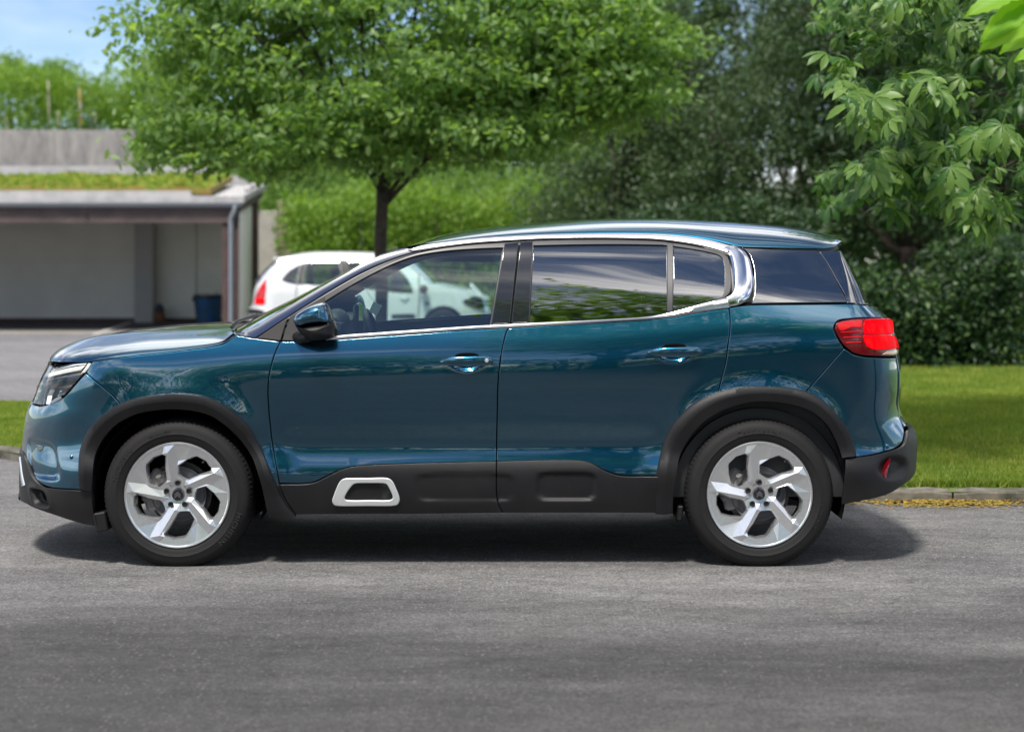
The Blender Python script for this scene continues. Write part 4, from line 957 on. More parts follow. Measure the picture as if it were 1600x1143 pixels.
    rim.lathe([(.045, .07), (.115, .065), (.13, .05)], 40, (0, 0, 0), 'y', mi=1)
    ro = rim.build('rim', 'alloy', w, False, mats=['alloy', 'alloy_dark']); ro.rotation_euler = (0, R(rot), 0)
    for k in range(5):
        a = R(90+72*k-rot); o = MB().lathe([(.0001, .022), (.008, .022), (.0085, .017), (.0125, .0165), (.0128, .024)], 16, (.055*math.cos(a), 0, .055*math.sin(a)), 'y').build('wheel_bolt', 'black_soft', w, True, sharp=30)
    cp = MB(); cp.lathe([(.0001, .0165), (.022, .017), (.0265, .019), (.028, .026)], 32, (0, 0, 0), 'y')
    for s_ in (0, 1):    # double chevron emblem
        zo = .004-.0115*s_+.0015
        for sg in (-1, 1):
            pts_ = [(0, zo+.0095), (sg*.0145, zo-.0045), (sg*.0145, zo-.0095), (0, zo+.0035)]
            vv = [(x, .0148, z) for x, z in pts_]+[(x, .0175, z) for x, z in pts_]
            cp.add(vv, [(0, 1, 2, 3), (0, 4, 5, 1), (1, 5, 6, 2), (2, 6, 7, 3), (3, 7, 4, 0)], 1)
    cp.build('centre_cap', 'black_gloss', w, False, mats=['black_gloss', 'chrome'])
    MB().lathe([(.02, .075), (.085, .075), (.088, .085), (.150, .085), (.152, .10), (.02, .10)], 48, (0, 0, 0), 'y').build('brake_disc', 'brake_steel', w, True, sharp=30)
    ca = MB(); sx = -1
    for a_, rr_, sz in ((150, .13, (.07, .06, .10)), (195, .135, (.07, .06, .09)), (172, .15, (.05, .07, .12))):
        ca.box((rr_*math.cos(R(a_)), .085, rr_*math.sin(R(a_))), sz, .012, Matrix.Rotation(R(-a_), 3, 'Y'))
    ca.tube([(-.09, .05, .07), (-.095, .04, .085)], .014, 10)
    ca.build('brake_caliper', 'caliper', w, True, sharp=35)
    va = MB(); aa = R(52 if rot < 20 else 217); va.tube([(.205*math.cos(aa), .03, .205*math.sin(aa)), (.192*math.cos(aa), .012, .192*math.sin(aa))], .005, 8); va.build('valve', 'black_soft', w, True)
    return w
wheel(HUBF[0], HUBF[1], .012, suv, [('MICHELIN', .287, 150, .034, 1), ('PRIMACY', .290, 106, .022, 1), ('MICHELIN', .292, -32, .034, 1)], 0)
wheel(HUBR[0], HUBR[1], .012, suv, [('Continental', .287, 92, .036, 1), ('CONTACT', .290, -20, .022, 1)], 0)
for h, st in ((HUBF, ''), (HUBR, '')):
    w = wheel(h[0], h[1], .012, suv, [], 0); w.rotation_euler = (0, 0, R(180)); w.location.y = 2*YC-.012
# mud flaps
MB().box((-1.935, .12, .205), (.06, .16, .09), .006, Matrix.Rotation(R(-10), 3, 'Y')).build('mud_flap', 'black_plastic', suv)
MB().box((.79, .12, .245), (.03, .14, .07), .006, Matrix.Rotation(R(6), 3, 'Y')).build('mud_flap', 'black_plastic', suv)
# ------------------------------------------------------------------ ground
def W3(px, py, d): return ((px-800)*d/F, CY+d, CH-(py-HZ)*d/F)
def asphalt(name, c_hi, c_lo, grain=1.0, big=.35, painted_shade=False):
    m = bpy.data.materials.new(name); m.use_nodes = True; t = m.node_tree; b = t.nodes['Principled BSDF']; LK = t.links.new
    co = N(t, 'ShaderNodeTexCoord')
    n1 = N(t, 'ShaderNodeTexNoise'); n1.inputs['Scale'].default_value = .55; n1.inputs['Detail'].default_value = 8; n1.inputs['Roughness'].default_value = .62; n1.inputs['Distortion'].default_value = .3
    mpv = N(t, 'ShaderNodeMapping'); mpv.inputs['Scale'].default_value = (.45, 1.3, 1)
    r1 = N(t, 'ShaderNodeValToRGB'); r1.color_ramp.elements[0].position = .40; r1.color_ramp.elements[1].position = .60; r1.color_ramp.elements[0].color = (*c_lo, 1); r1.color_ramp.elements[1].color = (*c_hi, 1)
    v = N(t, 'ShaderNodeTexVoronoi'); v.inputs['Scale'].default_value = 150*grain
    rv = N(t, 'ShaderNodeSeparateColor'); mr = N(t, 'ShaderNodeMapRange'); mr.inputs[3].default_value = .55; mr.inputs[4].default_value = 1.45
    mul = N(t, 'ShaderNodeMix', data_type='RGBA', blend_type='MULTIPLY'); mul.inputs[0].default_value = 1
    n2 = N(t, 'ShaderNodeTexNoise'); n2.inputs['Scale'].default_value = 26; n2.inputs['Detail'].default_value = 6; n2.inputs['Roughness'].default_value = .75
    mr2 = N(t, 'ShaderNodeMapRange'); mr2.inputs[1].default_value = .3; mr2.inputs[2].default_value = .7; mr2.inputs[3].default_value = .80; mr2.inputs[4].default_value = 1.20
    mul2 = N(t, 'ShaderNodeMix', data_type='RGBA', blend_type='MULTIPLY'); mul2.inputs[0].default_value = 1
    LK(co.outputs['Object'], mpv.inputs[0]); LK(mpv.outputs[0], n1.inputs['Vector']); LK(n1.outputs[0], r1.inputs[0])
    LK(co.outputs['Object'], v.inputs['Vector']); LK(v.outputs['Color'], rv.inputs[0]); LK(rv.outputs[0], mr.inputs[0])
    LK(r1.outputs[0], mul.inputs[6]); LK(mr.outputs[0], mul.inputs[7])
    LK(co.outputs['Object'], n2.inputs['Vector']); LK(n2.outputs[0], mr2.inputs[0]); LK(mul.outputs[2], mul2.inputs[6]); LK(mr2.outputs[0], mul2.inputs[7])
    # mottling and a few pale stone chips
    m4 = N(t, 'ShaderNodeMapping'); m4.inputs['Scale'].default_value = (1, 2.2, 1); n4 = N(t, 'ShaderNodeTexNoise'); n4.inputs['Scale'].default_value = 3.4; n4.inputs['Detail'].default_value = 7; n4.inputs['Roughness'].default_value = .68
    r4 = N(t, 'ShaderNodeMapRange'); r4.inputs[1].default_value = .33; r4.inputs[2].default_value = .67; r4.inputs[3].default_value = .78; r4.inputs[4].default_value = 1.24
    m5 = N(t, 'ShaderNodeMix', data_type='RGBA', blend_type='MULTIPLY'); m5.inputs[0].default_value = 1
    LK(co.outputs['Object'], m4.inputs[0]); LK(m4.outputs[0], n4.inputs['Vector']); LK(n4.outputs[0], r4.inputs[0]); LK(mul2.outputs[2], m5.inputs[6]); LK(r4.outputs[0], m5.inputs[7])
    v2 = N(t, 'ShaderNodeTexVoronoi'); v2.inputs['Scale'].default_value = 48*grain; s2 = N(t, 'ShaderNodeSeparateColor'); LK(co.outputs['Object'], v2.inputs['Vector']); LK(v2.outputs['Color'], s2.inputs[0])
    g1 = N(t, 'ShaderNodeMath', operation='GREATER_THAN'); g1.inputs[1].default_value = .86; LK(s2.outputs[0], g1.inputs[0]); g2 = N(t, 'ShaderNodeMath', operation='LESS_THAN'); g2.inputs[1].default_value = .30; LK(v2.outputs['Distance'], g2.inputs[0])
    g3 = N(t, 'ShaderNodeMath', operation='MULTIPLY'); LK(g1.outputs[0], g3.inputs[0]); LK(g2.outputs[0], g3.inputs[1])
    m6 = N(t, 'ShaderNodeMix', data_type='RGBA'); m6.inputs[7].default_value = (.27, .255, .235, 1); LK(g3.outputs[0], m6.inputs[0]); LK(m5.outputs[2], m6.inputs[6])
    # hairline cracks
    v3 = N(t, 'ShaderNodeTexVoronoi'); v3.feature = 'DISTANCE_TO_EDGE'; v3.inputs['Scale'].default_value = .42; n7 = N(t, 'ShaderNodeTexNoise'); n7.inputs['Scale'].default_value = 2.5; n7.inputs['Detail'].default_value = 6
    mv = N(t, 'ShaderNodeMix', data_type='RGBA'); mv.inputs[0].default_value = .28; LK(co.outputs['Object'], mv.inputs[6]); LK(co.outputs['Object'], n7.inputs['Vector']); LK(n7.outputs['Color'], mv.inputs[7]); LK(mv.outputs[2], v3.inputs['Vector'])
    g4 = N(t, 'ShaderNodeMapRange'); g4.inputs[1].default_value = .0; g4.inputs[2].default_value = .0035; g4.inputs[3].default_value = .80; g4.inputs[4].default_value = 1.0; LK(v3.outputs['Distance'], g4.inputs[0])
    m8 = N(t, 'ShaderNodeMix', data_type='RGBA', blend_type='MULTIPLY'); m8.inputs[0].default_value = 1; LK(m6.outputs[2], m8.inputs[6]); LK(g4.outputs[0], m8.inputs[7])
    mul2 = m8; outc = m8.outputs[2]
    if painted_shade:    # tree shade painted into the near lane colour, with a ragged edge
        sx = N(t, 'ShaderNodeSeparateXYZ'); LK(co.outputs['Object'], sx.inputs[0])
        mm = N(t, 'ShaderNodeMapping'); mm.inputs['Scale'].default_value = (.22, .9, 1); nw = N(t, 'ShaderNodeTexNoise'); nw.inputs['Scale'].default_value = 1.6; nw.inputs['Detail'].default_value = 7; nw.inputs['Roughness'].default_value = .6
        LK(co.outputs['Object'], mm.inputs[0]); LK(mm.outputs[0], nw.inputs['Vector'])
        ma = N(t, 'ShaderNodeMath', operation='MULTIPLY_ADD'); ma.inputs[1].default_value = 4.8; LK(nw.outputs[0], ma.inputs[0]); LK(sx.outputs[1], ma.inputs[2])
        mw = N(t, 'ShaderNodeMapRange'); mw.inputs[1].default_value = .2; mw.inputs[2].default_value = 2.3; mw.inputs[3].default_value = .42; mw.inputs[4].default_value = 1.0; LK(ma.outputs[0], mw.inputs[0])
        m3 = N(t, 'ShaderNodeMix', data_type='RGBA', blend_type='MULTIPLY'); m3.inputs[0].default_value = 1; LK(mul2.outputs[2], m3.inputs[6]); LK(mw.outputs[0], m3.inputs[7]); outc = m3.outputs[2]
    LK(outc, b.inputs['Base Color']); b.inputs['Roughness'].default_value = .82; b.inputs['Specular IOR Level'].default_value = .3
    bn = N(t, 'ShaderNodeBump'); bn.inputs['Strength'].default_value = .55; bn.inputs['Distance'].default_value = .004
    LK(v.outputs['Distance'], bn.inputs['Height']); LK(bn.outputs[0], b.inputs['Normal'])
    MAT[name] = m
asphalt('asphalt', (.158, .154, .151), (.108, .106, .107), painted_shade=True)
asphalt('asphalt_park', (.175, .17, .178), (.14, .136, .145), grain=.7)
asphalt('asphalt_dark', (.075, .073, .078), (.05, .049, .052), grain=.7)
pm('lawn_soil', (.12, .185, .03), .9, var=.0, col2=(.07, .11, .02), vscale=1.2, bump=.5, bscale=60)
pm('kerb_stone', (.17, .155, .125), .9, col2=(.045, .045, .032), vscale=9, bump=.8, bscale=90)
pm('line_paint', (.62, .61, .58), .8, col2=(.35, .34, .33), vscale=14)
pm('pale_concrete', (.30, .28, .255), .9, col2=(.20, .19, .175), vscale=3)
def flat(name, pts, z, mat, kind='structure'):
    V = [Vector((p[0], p[1])) for p in pts]; ov, oe, of, *_ = geometry.delaunay_2d_cdt(V, [(i, (i+1) % len(V)) for i in range(len(V))], [], 1, 1e-5)
    Fc = []
    for f in of:
        a, b, c = [ov[i] for i in f[:3]]; Fc.append(f if (b-a).cross(c-a) > 0 else f[::-1])
    o = mk(name, [(v[0], v[1], z) for v in ov], Fc, mat, smooth=False); o['kind'] = kind; return o
flat('ground', [(-400, -400), (400, -400), (400, 500), (-400, 500)], -.02, 'lawn_soil')
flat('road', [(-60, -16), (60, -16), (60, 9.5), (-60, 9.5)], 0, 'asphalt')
flat('car_park', [(-40, 8), (3.2, 8), (3.2, 33), (-40, 33)], .004, 'asphalt_park')
KP = crv(np.array([(-30, 24), (-12, 13.2), (-8, 9.3), (-5.6, 6.75), (-3.95, 4.85), (-3.3, 4.15), (-2.2, 3.25), (0, 2.52), (2, 2.27), (3.5, 2.24), (6, 2.3), (12, 2.6), (30, 4)]), .05)
FAR_L = crv(np.array([(30, 60), (3.3, 60)]), 1)
far_l = crv(np.array([(3.3, 60), (2.9, 20), (2.2, 11.5), (.5, 9.1), (-2, 8.75), (-5, 8.9), (-9.5, 11.5), (-14, 15), (-30, 25.5)]), .3)
lawn_poly = clean(np.vstack([KP, [(30, 60)], far_l]), .02)
LZ = .06
flat('lawn', lawn_poly, LZ, 'lawn_soil')
# kerb stones
kerb = empty('kerb', (0, 0, 0)); kerb['kind'] = 'structure'
l = np.r_[0, np.cumsum(np.linalg.norm(np.diff(KP, axis=0), axis=1))]; tot = l[-1]; s0 = 0; kr = random.Random(3)
def kpos(s_): return np.array([np.interp(s_, l, KP[:, 0]), np.interp(s_, l, KP[:, 1])])
while s0 < tot-1:
    ln = kr.uniform(.82, .96); a, b = kpos(s0), kpos(s0+ln); s0 += ln+.012
    if a[0] < -7 or a[0] > 12: continue
    c = (a+b)/2; ang = math.atan2(b[1]-a[1], b[0]-a[0]); n = np.array([-math.sin(ang), math.cos(ang)])*.055
    m = MB(); nn = 7
    V = []
    for i in range(nn+1):
        x = -ln/2+ln*i/nn; e = .012 if i in (0, nn) else 0
        j = [kr.uniform(-.004, .004) for _ in range(4)]
        V += [(x, -.065+j[0], -.06), (x, -.065+j[0]+e*.3, .055+j[1]-e), (x, -.048+j[0], .070+j[1]-e), (x, .06, .072+j[2]-e), (x, .065, -.06)]
    Fc = [(i*5+k, (i+1)*5+k, (i+1)*5+k+1, i*5+k+1) for i in range(nn) for k in range(4)]+[(0, 1, 2, 3, 4), tuple(nn*5+k for k in (4, 3, 2, 1, 0))]
    m.add(V, Fc); o = m.build('kerb_stone', 'kerb_stone', kerb, False, loc=(c[0]+n[0], c[1]+n[1], 0)); o.rotation_euler = (kr.uniform(-.01, .01), kr.uniform(-.006, .006), ang)
# pale gutter strip and bay line in the car park
flat('gutter_strip', [(-30, CY+33.6), (-6.55, CY+33.6), (-6.6, CY+34.9), (-30, CY+34.9)], .009, 'pale_concrete')
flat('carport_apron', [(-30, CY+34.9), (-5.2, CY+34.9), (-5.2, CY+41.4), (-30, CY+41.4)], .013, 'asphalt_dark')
a, b = W3(215, 500, 40.8), W3(147, 524, 33.2)
flat('bay_line', [(a[0]-.06, a[1]), (a[0]+.06, a[1]), (b[0]+.06, b[1]), (b[0]-.06, b[1])], .018, 'line_paint')

# grass blades --------------------------------------------------------------
def blades(name, n, region, seed, hmax=.055, mat='grass_blade', dens=None, parent=None):
    r = np.random.RandomState(seed); P = []
    tot = 0
    while tot < n:
        q = region(r, n); P.append(q); tot += len(q)
    P = np.vstack(P)[:n]; h = hmax*r.uniform(.45, 1.15, n); a = r.uniform(0, 2*np.pi, n); w = r.uniform(.003, .006, n)*(1+.10*(P[:, 1]-CY)/10)
    lean = r.normal(0, .35, (n, 2))*h[:, None]
    V = np.zeros((n, 3, 3)); dx, dy = np.cos(a)*w, np.sin(a)*w
    V[:, 0] = np.stack([P[:, 0]-dx, P[:, 1]-dy, np.full(n, LZ)], 1); V[:, 1] = np.stack([P[:, 0]+dx, P[:, 1]+dy, np.full(n, LZ)], 1)
    V[:, 2] = np.stack([P[:, 0]+lean[:, 0], P[:, 1]+lean[:, 1], LZ+h], 1)
    return fastmesh(name, V.reshape(-1, 3), np.arange(3*n).reshape(-1, 3), mat, parent)
def fastmesh(name, V, T, mat, parent=None, link=True):
    me = bpy.data.meshes.new(name); V = np.asarray(V, np.float32); T = np.asarray(T, np.int32); k = T.shape[1]
    me.vertices.add(len(V)); me.vertices.foreach_set('co', V.ravel()); me.loops.add(T.size); me.loops.foreach_set('vertex_index', T.ravel())
    me.polygons.add(len(T)); me.polygons.foreach_set('loop_start', np.arange(0, T.size, k, dtype=np.int32)); me.polygons.foreach_set('loop_total', np.full(len(T), k, np.int32))
    me.update(calc_edges=True); me.materials.append(MAT[mat])
    o = bpy.data.objects.new(name, me)
    if link: COL.objects.link(o)
    if parent: o.parent = parent
    return o
leafmat('grass_blade', (.11, .18, .022), (.21, .29, .038), (.36, .37, .095), .6, .35, patch=((.62, .74, .6), (1.35, 1.2, 1.2)))
def reg(r, n):
    d = 10.9+(r.rand(n)**1.5)*14; x0 = (1380-800)*d/F; x1 = (1760-800)*d/F; x = x0+(x1-x0)*r.rand(n); y = CY+d
    k = y > np.interp(x, KP[:, 0], KP[:, 1])+.13; return np.stack([x, y], 1)[k]
def reg2(r, n):
    d = 12.8+r.rand(n)*5; x = (r.uniform(-60, 110, n)-800)*d/F; y = CY+d
    yk = np.interp(x, KP[:, 0], KP[:, 1])+.16; yf = np.interp(x, far_l[::-1, 0], far_l[::-1, 1]); k = (y > yk) & (y < np.minimum(yf, 9.0)); return np.stack([x, y], 1)[k]
def reg3(r, n):
    x = r.uniform(-3.5, 9, n); y = np.interp(x, KP[:, 0], KP[:, 1])+.14+np.abs(r.normal(0, .5, n)); return np.stack([x, y], 1)
g = blades('grass', 165000, reg, 1); g['kind'] = 'stuff'; g['label'] = 'short mown lawn grass behind the kerb'
g = blades('grass', 26000, reg2, 2, .03); g['kind'] = 'stuff'; g['label'] = 'short mown lawn grass in the strip before the nose of the car'
g = blades('grass', 14000, reg3, 3, .07); g['kind'] = 'stuff'; g['label'] = 'longer grass fringe along the kerb'
# moss and dry debris along the kerb foot
leafmat('moss', (.20, .12, .025), (.34, .22, .03), (.26, .24, .05), .9, .0)
r = np.random.RandomState(5); n = 26000; x = r.uniform(-3.3, 9, n); off = np.abs(r.normal(0, .11, n)); lum = (np.sin(x*3.1)+np.sin(x*7.7+1)+np.sin(x*1.3+2))*.5+r.normal(0, .6, n) > -.3
x, off = x[lum], off[lum]; n = len(x); y = np.interp(x, KP[:, 0], KP[:, 1])-.015-off; s_ = r.uniform(.008, .024, n)*np.exp(-off*1.5)
th = r.uniform(0, 6.28, (n, 1))+np.array([0, 2.1, 4.2]); V = np.stack([x[:, None]+np.cos(th)*s_[:, None], y[:, None]+np.sin(th)*s_[:, None], r.uniform(.004, .02, (n, 3))*np.exp(-off*6)[:, None]+.002], -1)
m_ = fastmesh('moss', V.reshape(-1, 3), np.arange(3*n).reshape(-1, 3), 'moss'); m_['kind'] = 'stuff'; m_['label'] = 'ochre moss and dry debris along the kerb foot'
# fine grit on the near road
r = np.random.RandomState(6); n = 2600; d = 5.4+r.rand(n)**.7*6; x = (r.uniform(-40, 1640, n)-800)*d/F; s_ = r.uniform(.0012, .0035, n); th = r.uniform(0, 6.28, (n, 1))+np.array([0, 1.57, 3.14, 4.71])
V = np.stack([x[:, None]+np.cos(th)*s_[:, None], (CY+d)[:, None]+np.sin(th)*s_[:, None], .001+r.uniform(0, .003, (n, 4))], -1)
pm('grit', (.26, .25, .23), .9); m_ = fastmesh('gravel', V.reshape(-1, 3), np.arange(4*n).reshape(-1, 4), 'grit'); m_['kind'] = 'stuff'; m_['label'] = 'loose fine grit on the asphalt lane'

# ------------------------------------------------------------------ carport
pm('timber_brown', (.10, .055, .05), .75, col2=(.055, .035, .035), vscale=5, bump=.3, bscale=40)
pm('timber_fascia', (.095, .065, .06), .7, col2=(.05, .036, .036), vscale=3, bump=.3, bscale=40)
pm('panel_beige', (.78, .76, .70), .85, col2=(.70, .68, .62), vscale=1.5)
pm('panel_grey', (.76, .73, .68), .85, col2=(.68, .65, .60), vscale=1.2)
pm('zinc', (.28, .31, .34), .45, metal=.6)
pm('white_metal', (.46, .44, .44), .5, col2=(.33, .32, .32), vscale=4)
pm('sedum', (.16, .20, .02), .9, col2=(.24, .13, .04), vscale=6)
leafmat('sedum_leaf', (.12, .19, .02), (.19, .32, .03), (.34, .26, .06), .8, .15)
def streaky(name, hi, lo):
    m = bpy.data.materials.new(name); m.use_nodes = True; t = m.node_tree; b = t.nodes['Principled BSDF']; LK = t.links.new
    co = N(t, 'ShaderNodeTexCoord'); mp_ = N(t, 'ShaderNodeMapping'); mp_.inputs['Scale'].default_value = (1.7, 1.7, .55)
    n1 = N(t, 'ShaderNodeTexNoise'); n1.inputs['Scale'].default_value = 2.2; n1.inputs['Detail'].default_value = 8; n1.inputs['Roughness'].default_value = .7
    r1 = N(t, 'ShaderNodeValToRGB'); r1.color_ramp.elements[0].position = .32; r1.color_ramp.elements[1].position = .66; r1.color_ramp.elements[0].color = (*lo, 1); r1.color_ramp.elements[1].color = (*hi, 1)
    LK(co.outputs['Object'], mp_.inputs[0]); LK(mp_.outputs[0], n1.inputs['Vector']); LK(n1.outputs[0], r1.inputs[0]); LK(r1.outputs[0], b.inputs['Base Color']); b.inputs['Roughness'].default_value = .9
    MAT[name] = m
streaky('old_concrete', (.34, .32, .30), (.16, .15, .15))
streaky('stone_rough', (.26, .22, .17), (.08, .07, .055))
pm('wall_render', (.40, .38, .33), .9, col2=(.30, .285, .25), vscale=2)
pm('column_grey', (.40, .39, .38), .85)
cp_ = tag(empty('carport', W3(372, 400, 34.5)[:2]+(0,)), 'open timber carport with a sedum roof and dark brown fascia', 'carport')
ox, oy = cp_.location.x, cp_.location.y
def cbox(name, x0, x1, y0, y1, z0, z1, mat, b=.006, par=cp_, rot=None):
    m = MB(); m.box(((x0+x1)/2-ox, (y0+y1)/2-oy, (z0+z1)/2), (abs(x1-x0), abs(y1-y0), abs(z1-z0)), b); return m.build(name, mat, par)
yF_ = CY+34.5; yB_ = CY+39.6; xR_ = -5.23
# fascia boards, gutter, downpipe
for i, (z0_, z1_) in enumerate(((2.10, 2.195), (2.20, 2.30), (2.305, 2.41))):
    for x0_, x1_ in ((-16, -11.2), (-11.19, -8.1), (-8.09, xR_+.02)): cbox('fascia_board', x0_, x1_, yF_-.03-.006*i, yF_+.03, z0_, z1_, 'timber_fascia')
cbox('trim_board', -16, xR_+.01, yF_-.045, yF_-.02, 2.085, 2.115, 'timber_fascia')
gm = MB(); prof = [(.0, .0), (.01, -.05), (.05, -.075), (.09, -.05), (.10, .0)]
V = [(x_-ox, yF_-.15+a_-oy, 2.46+b_) for x_ in (-16, xR_+.08) for a_, b_ in prof]; gm.add(V, [(i, i+1, 5+i+1, 5+i) for i in range(4)]+[(0, 5, 6, 1)][:0]+[(0, 1, 2, 3, 4), (9, 8, 7, 6, 5)]); gm.build('gutter', 'zinc', cp_, True, sharp=60)
cbox('roof_edge', -16, xR_+.12, yF_-.06, yF_+.06, 2.465, 2.60, 'white_metal'); cbox('roof_edge', -16, xR_-.9, yF_-.02, yF_+.2, 2.60, 2.70, 'white_metal')
dp = MB(); px0, pz = W3(362, 0, 34.35)[0], 0
dp.tube([(px0+.06-ox, -.12, 2.42), (px0+.055-ox, -.13, 2.33), (px0-.02-ox, -.08, 2.18), (px0-.03-ox, -.07, 2.05), (px0-.03-ox, -.07, .02)], .048, 12); dp.build('downpipe', 'zinc', cp_, True, sharp=40)
for z_ in (1.9, 1.0): MB().lathe([(.052, z_-.02), (.056, z_-.02), (.056, z_+.02), (.052, z_+.02)], 12, (px0-.03-ox, -.07, 0)).build('pipe_clip', 'zinc', cp_)
# posts
cbox('post', W3(347, 0, 34.5)[0], W3(356, 0, 34.5)[0], yF_, yF_+.12, 0, 2.1, 'timber_brown'); cbox('post', W3(364, 0, 34.5)[0], xR_, yF_-.01, yF_+.11, 0, 2.42, 'timber_brown')
xb = W3(402, 0, 38.6)[0]; 
cbox('post', xb-.14, xb+.03, CY+38.4, CY+38.6, 0, 2.66, 'timber_brown')
cbox('post', W3(213, 0, 39.4)[0], W3(241, 0, 39.4)[0], CY+39.2, CY+39.59, 0, 2.2, 'column_grey')
# side wall of upright boards
for k in range(9):
    t0, t1 = k/9, (k+1)/9-.006; xa = xR_-.02+(xb-.06-xR_)*t0; xbb = xR_-.02+(xb-.06-xR_)*t1; ya = yF_+.12+(3.75)*t0; yb = yF_+.12+3.75*t1
    V = [(xa, ya, 0), (xbb, yb, 0), (xbb, yb, 2.36+.24*t1), (xa, ya, 2.36+.24*t0)]; V = [(p[0]-ox, p[1]-oy, p[2]) for p in V]+[(p[0]-ox-.03, p[1]-oy, p[2]) for p in V]
    MB().add(V, [(0, 1, 2, 3), (7, 6, 5, 4), (0, 3, 7, 4), (1, 5, 6, 2), (3, 2, 6, 7), (0, 4, 5, 1)]).build('wall_board', 'panel_beige', cp_)
# back wall panels
xj = [-16, -13.1, W3(214, 0, 39.6)[0], W3(241, 0, 39.6)[0], W3(307, 0, 39.6)[0], -5.6]
for i in range(5): cbox('wall_panel', xj[i]+.008, xj[i+1]-.008, yB_, yB_+.06, 0, 2.9, 'panel_grey' if i < 2 else 'panel_beige')
cbox('back_wall', -16, -5.75, yB_+.065, yB_+.2, 0, 2.95, 'old_concrete'); cbox('side_wall', -16.2, -16, yF_, yB_+.2, 0, 2.9, 'panel_grey')
cbox('skirting', -16, -5.8, yB_-.02, yB_-.003, 0, .10, 'timber_brown')
# roof: deck, rafters, verge, sedum
def slab(name, x0, x1a, x1b, y0, y1, za, zb, th, mat):
    V = [(x0, y0, za), (x1a, y0, za), (x1b, y1, zb), (x0, y1, zb)]; V = [(p[0]-ox, p[1]-oy, p[2]) for p in V]+[(p[0]-ox, p[1]-oy, p[2]-th) for p in V]
    return MB().add(V, [(0, 1, 2, 3), (7, 6, 5, 4), (0, 4, 5, 1), (1, 5, 6, 2), (2, 6, 7, 3), (3, 7, 4, 0)]).build(name, mat, cp_)
slab('roof_deck', -16, xR_+.05, -5.55, yF_+.06, yB_+.5, 2.58, 3.02, .12, 'white_metal')
slab('verge_board', xR_+.055, xR_+.10, -5.50, yF_-.05, yB_+.5, 2.60, 3.10, .17, 'white_metal') if False else None
V = [(xR_+.06, yF_-.05, 2.48), (xR_+.06, yF_-.05, 2.60), (-5.50, yB_+.5, 3.06), (-5.50, yB_+.5, 2.94)]; V = [(p[0]-ox, p[1]-oy, p[2]) for p in V]+[(p[0]-ox+.05, p[1]-oy, p[2]) for p in V]
MB().add(V, [(0, 1, 2, 3), (7, 6, 5, 4), (0, 4, 5, 1), (1, 5, 6, 2), (2, 6, 7, 3), (3, 7, 4, 0)]).build('verge_trim', 'white_metal', cp_)
V = [(xR_+.04, yF_, 2.30), (xR_+.04, yF_, 2.475), (-5.52, yB_+.4, 2.93), (-5.52, yB_+.4, 2.74)]; V = [(p[0]-ox, p[1]-oy, p[2]) for p in V]+[(p[0]-ox-.04, p[1]-oy, p[2]) for p in V]
MB().add(V, [(0, 1, 2, 3), (7, 6, 5, 4), (0, 4, 5, 1), (1, 5, 6, 2), (2, 6, 7, 3), (3, 7, 4, 0)]).build('side_fascia', 'timber_brown', cp_)
slab('sedum_bed', -16, -5.80, -6.15, yF_+.25, yB_+.2, 2.76, 3.22, .12, 'sedum')
r = np.random.RandomState(8); n = 15000; u = r.rand(n); y = yF_+.27+(yB_-yF_)*u; x = -14+r.rand(n)*(8.15-.35*u); z = 2.76+.46*u+r.uniform(0, .05, n)+.05*np.maximum(0, np.sin(x*4.1)*np.sin(x*1.7+2)); s_ = .03
Q = np.stack([x-ox, y-oy, z], 1)[:, None, :]+r.normal(0, s_, (n, 3, 3)); o = fastmesh('sedum_plants', Q.reshape(-1, 3), np.arange(3*n).reshape(-1, 3), 'sedum_leaf', cp_); o['kind'] = 'stuff'
for x_ in (-7.35,): cbox('roof_cap', -16, -6.9, CY+41.55, CY+41.9, 3.05, 3.52, 'white_metal')
V = [(-6.89, CY+41.55, 3.0), (-6.89, CY+41.55, 3.42), (-6.35, CY+41.55, 3.30), (-5.9, CY+41.55, 3.02)]; V = [(p[0]-ox, p[1]-oy, p[2]) for p in V]+[(p[0]-ox, p[1]-oy+.3, p[2]) for p in V]
MB().add(V, [(0, 3, 2, 1), (4, 5, 6, 7), (1, 2, 6, 5), (2, 3, 7, 6), (0, 1, 5, 4)]).build('roof_cap', 'white_metal', cp_)
# a few white bags or stones on the roof corner
rb = tag(empty('white_stone_heap', (0, 0, 0)), 'small white stones lying on the corner of the carport roof', 'stones')
for (px_, py_, s_) in ((370, 303, .08), (388, 296, .09), (396, 290, .07), (403, 294, .06)):
    c = W3(px_, py_, 36.5); bpy_ = MB(); bpy_.lathe([(.001, -s_), (s_*.7, -s_*.6), (s_, 0), (s_*.75, s_*.55), (.001, s_*.8)], 9, (c[0], c[1], c[2])); bpy_.build('stone', 'white_metal', rb, True)
# bin
bn_ = tag(empty('dustbin', (W3(326, 0, 38.6)[0], CY+38.6, .013)), 'blue dustbin with dark rim and handles by the carport post', 'bin'); bn_.scale = (1.15, 1.15, 1.1)
pm('bin_blue', (.015, .11, .27), .5, col2=(.04, .08, .13), vscale=5); pm('bin_dark', (.02, .03, .05), .5)
MB().lathe([(.001, 0), (.20, 0), (.205, .02), (.255, .50), (.262, .52)], 20).build('bin_body', 'bin_blue', bn_, True, sharp=50)
m = MB(); m.lathe([(.262, .50), (.285, .50), (.288, .56), (.262, .565), (.24, .54)], 20); m.box((-.275, 0, .47), (.05, .12, .06), .01); m.box((.275, 0, .47), (.05, .12, .06), .01); m.box((-.23, -.02, .24), (.03, .06, .46), .008, Matrix.Rotation(R(-6), 3, 'Y')); m.box((.23, -.02, .24), (.03, .06, .46), .008, Matrix.Rotation(R(6), 3, 'Y'))
